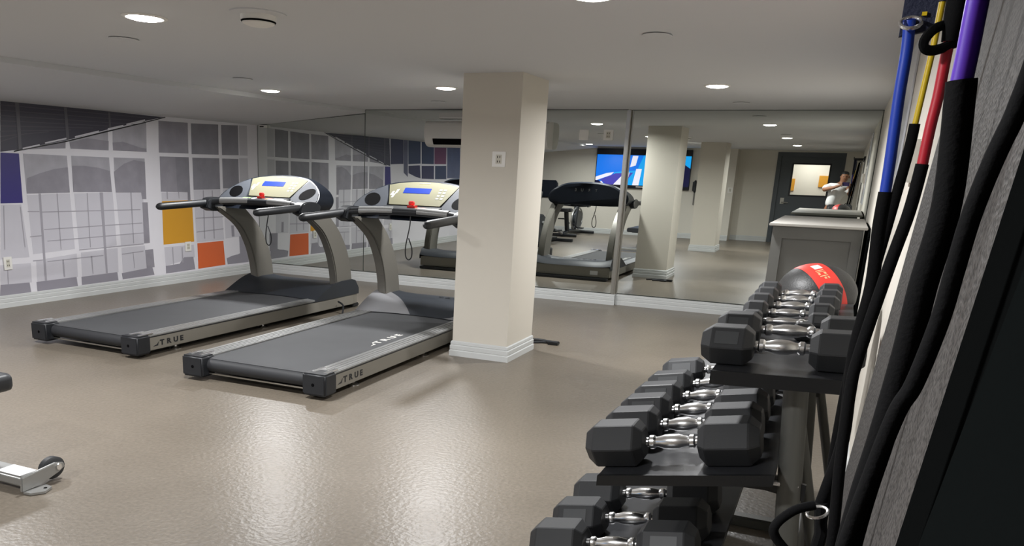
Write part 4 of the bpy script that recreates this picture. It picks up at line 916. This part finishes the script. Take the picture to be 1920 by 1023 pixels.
hs = T('wall_telephone', 'small dark handset with a hanging cord on the back wall beside the rear column', 'telephone', (-3.61, YB, 1.2))
mb = MB(); mb.box(-3.68, -3.54, YB+.001, YB+.05, 1.22, 1.46); b_ = hs.part(mb, 'wall_base', M_['black'], bevel=.01)
mb = MB(); mb.tube(spline([Vector(p) for p in ((-3.61, YB+.06, 1.47), (-3.61, YB+.09, 1.45), (-3.61, YB+.085, 1.34), (-3.61, YB+.09, 1.23), (-3.61, YB+.06, 1.21))], 4), [.03]*17, 10); hs.part(mb, 'receiver', M_['black'], SM)
mb = MB(); mb.tube([(-3.61+.018*math.cos(k*1.2), YB+.05+.018*math.sin(k*1.2), 1.22-.006*k) for k in range(60)], .006, 5); hs.part(mb, 'coiled_cord', M_['black'], SM)

# upright bike by the back wall
bk = T('exercise_bike', 'dark upright exercise bike with a ring guard by the back wall, in the mirror', 'exercise bike', (-6.45, -1.3, 0))
for yy in (-2.2, -.5): mb = MB(); mb.tube([(-6.85, yy, .045), (-6.05, yy, .045)], .04, 10); bk.part(mb, 'floor_bar', M_['black'], SM)
mb = MB(); mb.tube([(-6.45, -2.2, .05), (-6.45, -1.2, .12), (-6.45, -.5, .05)], .05, 10); bk.part(mb, 'main_frame', M_['black'], SM)
mb = MB(); mb.tube([(-6.45+.0, -1.85+.52*math.cos(a), .40+.30*math.sin(a)) for a in [2*PI*k/32 for k in range(32)]], .022, 8, closed=True); bk.part(mb, 'ring_guard', M_['greymetal'], SM)
mb = MB(); mb.lathe([(0, -.05), (.22, -.05), (.24, -.02), (.24, .02), (.22, .05), (0, .05)], 28, axis='x', M=Matrix.Translation((-6.45, -1.85, .40)) @ Matrix.Diagonal((1, 1.5, 1, 1))); bk.part(mb, 'flywheel', M_['hood'], SM)
mb = MB(); mb.tube([(-6.45, -1.6, .15), (-6.45, -1.75, .72)], .07, 12); bk.part(mb, 'front_post', M_['black'], SM)
mb = MB(); mb.tube([(-6.45, -1.0, .12), (-6.45, -.8, .62)], .06, 12); bk.part(mb, 'seat_post', M_['black'], SM)
mb = MB(); mb.prism(sp2([(-6.62, -.55), (-6.62, -.8), (-6.50, -1.05), (-6.40, -1.05), (-6.28, -.8), (-6.28, -.55), (-6.45, -.48), (-6.62, -.55)], 3)[:-1], .62, .70, 'z'); bk.part(mb, 'saddle', M_['black'], SM, .02)
mb = MB(); mb.tube(spline([Vector(p) for p in ((-6.85, -1.25, .76), (-6.80, -1.7, .76), (-6.45, -1.8, .74), (-6.10, -1.7, .76), (-6.02, -1.25, .76))], 5), .03, 10); bk.part(mb, 'handlebar', M_['black'], SM)
mb = MB(); mb.prism([(-1.9, .76), (-1.72, .75), (-1.80, .93), (-1.88, .93)], -6.62, -6.28, 'x'); bk.part(mb, 'console', M_['navyshell'], SM, .015)
for s in (-1, 1): mb = MB(); mb.tube([(-6.45+s*.06, -1.35, .3), (-6.45+s*.10, -1.35-s*.22, .3-s*.12)], .018, 8); mb.box(-6.45+s*.20-.09, -6.45+s*.20+.07, -1.35-s*.22-.07, -1.35-s*.22+.07, .285-s*.12, .315-s*.12); bk.part(mb, 'pedal_crank', M_['black'])

# elliptical trainer
el = T('elliptical_trainer', 'dark elliptical trainer with a silver-edged console, half hidden by the column in the mirror', 'elliptical trainer', (-6.15, 1.9, 0))
mb = MB(); mb.box(-6.60, -5.70, 1.0, 1.12, 0, .07); mb.box(-6.60, -5.70, 3.0, 3.12, 0, .07); mb.box(-6.22, -6.08, 1.05, 3.05, .03, .11); el.part(mb, 'base_frame', M_['black'], bevel=.01)
mb = MB(); mb.prism(sp2([(2.3, .08), (2.35, .45), (2.55, .66), (2.85, .66), (3.08, .45), (3.12, .08)], 4), -6.36, -5.94, 'x'); el.part(mb, 'drive_housing', M_['hood'], SM, .03)
mb = MB(); mb.tube([(-6.15, 2.6, .6), (-6.15, 2.35, 1.15)], .055, 12); el.part(mb, 'mast', M_['greymetal'], SM)
mb = MB(); mb.prism([(2.18, 1.06), (2.30, 1.04), (2.42, 1.40), (2.36, 1.42)], -6.22-.16, -5.78, 'x'); ec = el.part(mb, 'console', M_['navyshell'], SM, .02)
mb = MB(); mb.tube(spline([Vector(p) for p in ((-6.385, 2.42, 1.40), (-6.40, 2.38, 1.25), (-6.36, 2.30, 1.09), (-6.28, 2.27, 1.04), (-5.78, 2.27, 1.03))], 5), .014, 8); mb.build('silver_edge', M_['alu'], ec, SM)
for s in (-1, 1):
    mb = MB(); mb.tube(spline([Vector(p) for p in ((-6.15+s*.30, 2.6, .35), (-6.15+s*.31, 2.3, .8), (-6.15+s*.30, 2.1, 1.15), (-6.15+s*.26, 2.0, 1.35))], 5), .025, 10); el.part(mb, 'swing_arm', M_['black'], SM)
    mb = MB(); mb.tube([(-6.15+s*.24, 2.75, .4+s*.12), (-6.15+s*.22, 1.2, .2)], .028, 10); el.part(mb, 'pedal_arm', M_['greymetal'], SM)
    mb = MB(); mb.box(-6.15+s*.22-.11, -6.15+s*.22+.11, 1.55, 2.0, .25+s*.02, .29+s*.02); el.part(mb, 'foot_pedal', M_['black'], bevel=.01)

# ================================================================ the photographer, seen only in the right mirror
def skin(name, pts, edges, material, parent=None, lvl=2, root=0):
    me = bpy.data.meshes.new(name); bm = bmesh.new(); ly = bm.verts.layers.skin.verify(); vs = []
    for p in pts:
        v = bm.verts.new(p[:3]); r = p[3]; v[ly].radius = r if isinstance(r, tuple) else (r, r); vs.append(v)
    vs[root][ly].use_root = True
    for a, b in edges: bm.edges.new((vs[a], vs[b]))
    bm.to_mesh(me); bm.free(); me.materials.append(material)
    o = bpy.data.objects.new(name, me); COL.objects.link(o)
    o.modifiers.new('Skin', 'SKIN').use_smooth_shade = True
    s = o.modifiers.new('Sub', 'SUBSURF'); s.levels = lvl; s.render_levels = lvl
    if parent: o.parent = parent
    return o
BY = -.34
B = [(-.28, BY-.04, .94, (.15, .12)),       # 0 pelvis
     (-.26, BY-.03, 1.10, (.145, .11)), (-.22, BY-.02, 1.30, (.165, .115)), (-.18, BY-.01, 1.46, (.12, .09)),   # spine 1-3
     (-.135, BY, 1.545, .058), (-.115, BY+.02, 1.60, (.068, .075)), (-.10, BY+.03, 1.68, (.080, .092)), (-.09, BY+.03, 1.76, (.066, .078)),   # neck 4, jaw 5, head 6-7
     (-.36, BY+.01, 1.455, .066), (-.495, BY+.12, 1.39, .050), (-.30, BY+.22, 1.44, .040), (-.168, -.070, 1.495, .030),    # left arm 8-11 (towards the room)
     (.00, BY+.02, 1.455, .066), (.062, BY+.13, 1.28, .048), (.045, BY+.20, 1.40, .038), (.036, -.08, 1.472, .029),         # right arm 12-15
     (-.38, BY-.04, .86, .10), (-.40, BY-.02, .48, .066), (-.41, BY-.05, .09, .045),                                        # left leg 16-18
     (-.18, BY-.04, .86, .10), (-.16, BY-.02, .48, .066), (-.15, BY-.05, .09, .045)]                                        # right leg 19-21
E_ = [(0, 1), (1, 2), (2, 3), (3, 4), (4, 5), (5, 6), (6, 7), (3, 8), (8, 9), (9, 10), (10, 11), (3, 12), (12, 13), (13, 14), (14, 15), (0, 16), (16, 17), (17, 18), (0, 19), (19, 20), (20, 21)]
def hand(i0, base, palm, tips, thumb):
    k = len(B); B.append((*palm, .022)); E_.append((base, k))
    for a, m_, c in tips:
        j = len(B); B.extend([(*a, .0085), (*m_, .0080), (*c, .0072)]); E_.extend([(k, j), (j, j+1), (j+1, j+2)])
    j = len(B); B.extend([(*thumb[0], .0095), (*thumb[1], .0085)]); E_.extend([(k, j), (j, j+1)])
hand(0, 11, (-.155, -.052, 1.508), [((-.148, -.047, 1.548-.012*k), (-.151, -.026, 1.555-.013*k), (-.130, -.001, 1.548-.013*k)) for k in range(3)]+[((-.148, -.048, 1.508), (-.151, -.028, 1.508), (-.130, -.001, 1.506))], ((-.142, -.062, 1.478), (-.118, -.050, 1.474)))
hand(0, 15, (.038, -.058, 1.490), [((.032, -.050, 1.526-.011*k), (.036, -.028, 1.529-.012*k), (.015, -.001, 1.522-.012*k)) for k in range(3)]+[((.033, -.050, 1.492), (.036, -.030, 1.490), (.015, -.001, 1.488))], ((.026, -.066, 1.470), (.006, -.052, 1.466)))
pe = skin('person', B, E_, M_['skin'])
tag(pe, 'person in a white t-shirt taking the photo with a phone, seen in the right mirror', 'person')
mbh = MB()
for s in (-1, 1):
    mbh.lathe([(0, -.010), (.010, 0), (0, .010)], 10, M=Matrix.Translation((-.098+s*.030, BY+.113, 1.692)))
mbh.build('eyes', M_['dark'], pe, SM)
mbh = MB(); mbh.add([(-.098, BY+.146, 1.662), (-.116, BY+.116, 1.660), (-.080, BY+.116, 1.660), (-.098, BY+.116, 1.705)], [(0, 1, 3), (0, 3, 2), (0, 2, 1), (1, 2, 3)]); mbh.build('nose', M_['skin'], pe)
mbh = MB(); mbh.box(-.122, -.078, BY+.100, BY+.112, 1.632, 1.641); mbh.build('mouth', mat('lips', '#6e4136', .5), pe, bevel=.003)
for s in (-1, 1): mbh = MB(); mbh.lathe([(0, -.03), (.010, -.02), (.012, .01), (0, .028)], 10, M=Matrix.Translation((-.098+s*.086, BY+.03, 1.675))); mbh.build('ear', M_['skin'], pe, SM)
skin('hair', [(-.098, BY-.015, 1.68, (.080, .075)), (-.095, BY+.005, 1.745, (.086, .092)), (-.092, BY+.02, 1.79, (.070, .080))], [(0, 1), (1, 2)], M_['hair'], pe)
skin('t_shirt', [(-.285, BY-.04, 1.00, (.178, .142)), (-.27, BY-.03, 1.14, (.180, .138)), (-.225, BY-.02, 1.31, (.188, .138)), (-.18, BY-.01, 1.465, (.135, .105)), (-.355, BY+.01, 1.462, .088), (-.50, BY+.115, 1.405, .080), (-.005, BY+.02, 1.462, .086), (.048, BY+.10, 1.33, .064)],
     [(0, 1), (1, 2), (2, 3), (3, 4), (4, 5), (3, 6), (6, 7)], M_['shirt'], pe)
skin('trousers', [(-.285, BY-.04, .96, (.165, .135)), (-.38, BY-.04, .82, .118), (-.40, BY-.02, .48, .086), (-.41, BY-.05, .12, .070), (-.18, BY-.04, .82, .118), (-.16, BY-.02, .48, .086), (-.15, BY-.05, .12, .070)], [(0, 1), (1, 2), (2, 3), (0, 4), (4, 5), (5, 6)], M_['trousers'], pe)
for xx in (-.41, -.15):
    mbh = MB(); mbh.prism(sp2([(BY-.13, .0), (BY-.13, .07), (BY-.05, .11), (BY+.05, .085), (BY+.15, .05), (BY+.16, .0)], 3), xx-.05, xx+.05, 'x'); mbh.build('shoe', M_['white'], pe, SM, .01)
ph = T('phone', 'violet phone held in both hands by the person in the mirror', 'phone', (-.06, -.022, 1.515))
mbh = MB(); mbh.box(-.128, .012, -.026, -.016, 1.482, 1.566); pb = ph.part(mbh, 'phone_body', M_['phone'], SM, .004)
mbh = MB(); mbh.lathe([(0, 0), (.007, 0), (.007, .0016), (0, .0016)], 14, axis='y', M=Matrix.Translation((0, -.0162, 1.551))); mbh.lathe([(0, 0), (.007, 0), (.007, .0016), (0, .0016)], 14, axis='y', M=Matrix.Translation((-.02, -.0162, 1.551))); mbh.build('lens_cluster', M_['tvblack'], pb)

# ================================================================ light in the corridor, world, camera
ld = bpy.data.lights.new('corridor_lamp', 'AREA'); ld.size = .9; ld.energy = 26; ld.color = (1, .96, .9)
t = thing('corridor_light', 'ceiling light panel of the corridor behind the glazed door', 'ceiling light', (-.95, -4.5, H-.004))
mb = MB(); mb.box(-.45, .45, -.3, .3, -.02, 0); mb.build('light_panel', M_['white'], t, bevel=.004)
o = bpy.data.objects.new('corridor_lamp', ld); COL.objects.link(o); o.parent = t; o.location = (0, 0, -.03)
w = bpy.data.worlds.new('World'); bpy.context.scene.world = w; w.use_nodes = True
w.node_tree.nodes['Background'].inputs[0].default_value = (.05, .05, .055, 1)
cd = bpy.data.cameras.new('camera'); cam = bpy.data.objects.new('camera', cd); COL.objects.link(cam)
cd.sensor_fit = 'HORIZONTAL'; cd.sensor_width = 36; F_, CX, CY = 1593.05, 781.9, 779.2
cd.lens = F_*36/1920; cd.shift_x = (960-CX)/1920; cd.shift_y = (CY-511.5)/1920; cd.clip_start = .02; cd.clip_end = 60
r_, u_, f_ = (0.89731026, 0.44032855, 0.03074211), (-0.149255, 0.23713517, 0.95994263), (-0.41540011, 0.86595478, -0.27850506)
cam.matrix_world = Matrix(((r_[0], u_[0], -f_[0], 0), (r_[1], u_[1], -f_[1], 0), (r_[2], u_[2], -f_[2], 1.551), (0, 0, 0, 1)))
sc = bpy.context.scene; sc.camera = cam
sc.view_settings.view_transform = 'Standard'; sc.view_settings.look = 'None'; sc.view_settings.gamma = 1; sc.view_settings.exposure = 0.2
sc.view_settings.use_curve_mapping = False
sc.cycles.max_bounces = 12; sc.cycles.diffuse_bounces = 6; sc.cycles.glossy_bounces = 6; sc.cycles.transmission_bounces = 8
sc.cycles.sample_clamp_indirect = 6; sc.cycles.use_denoising = True
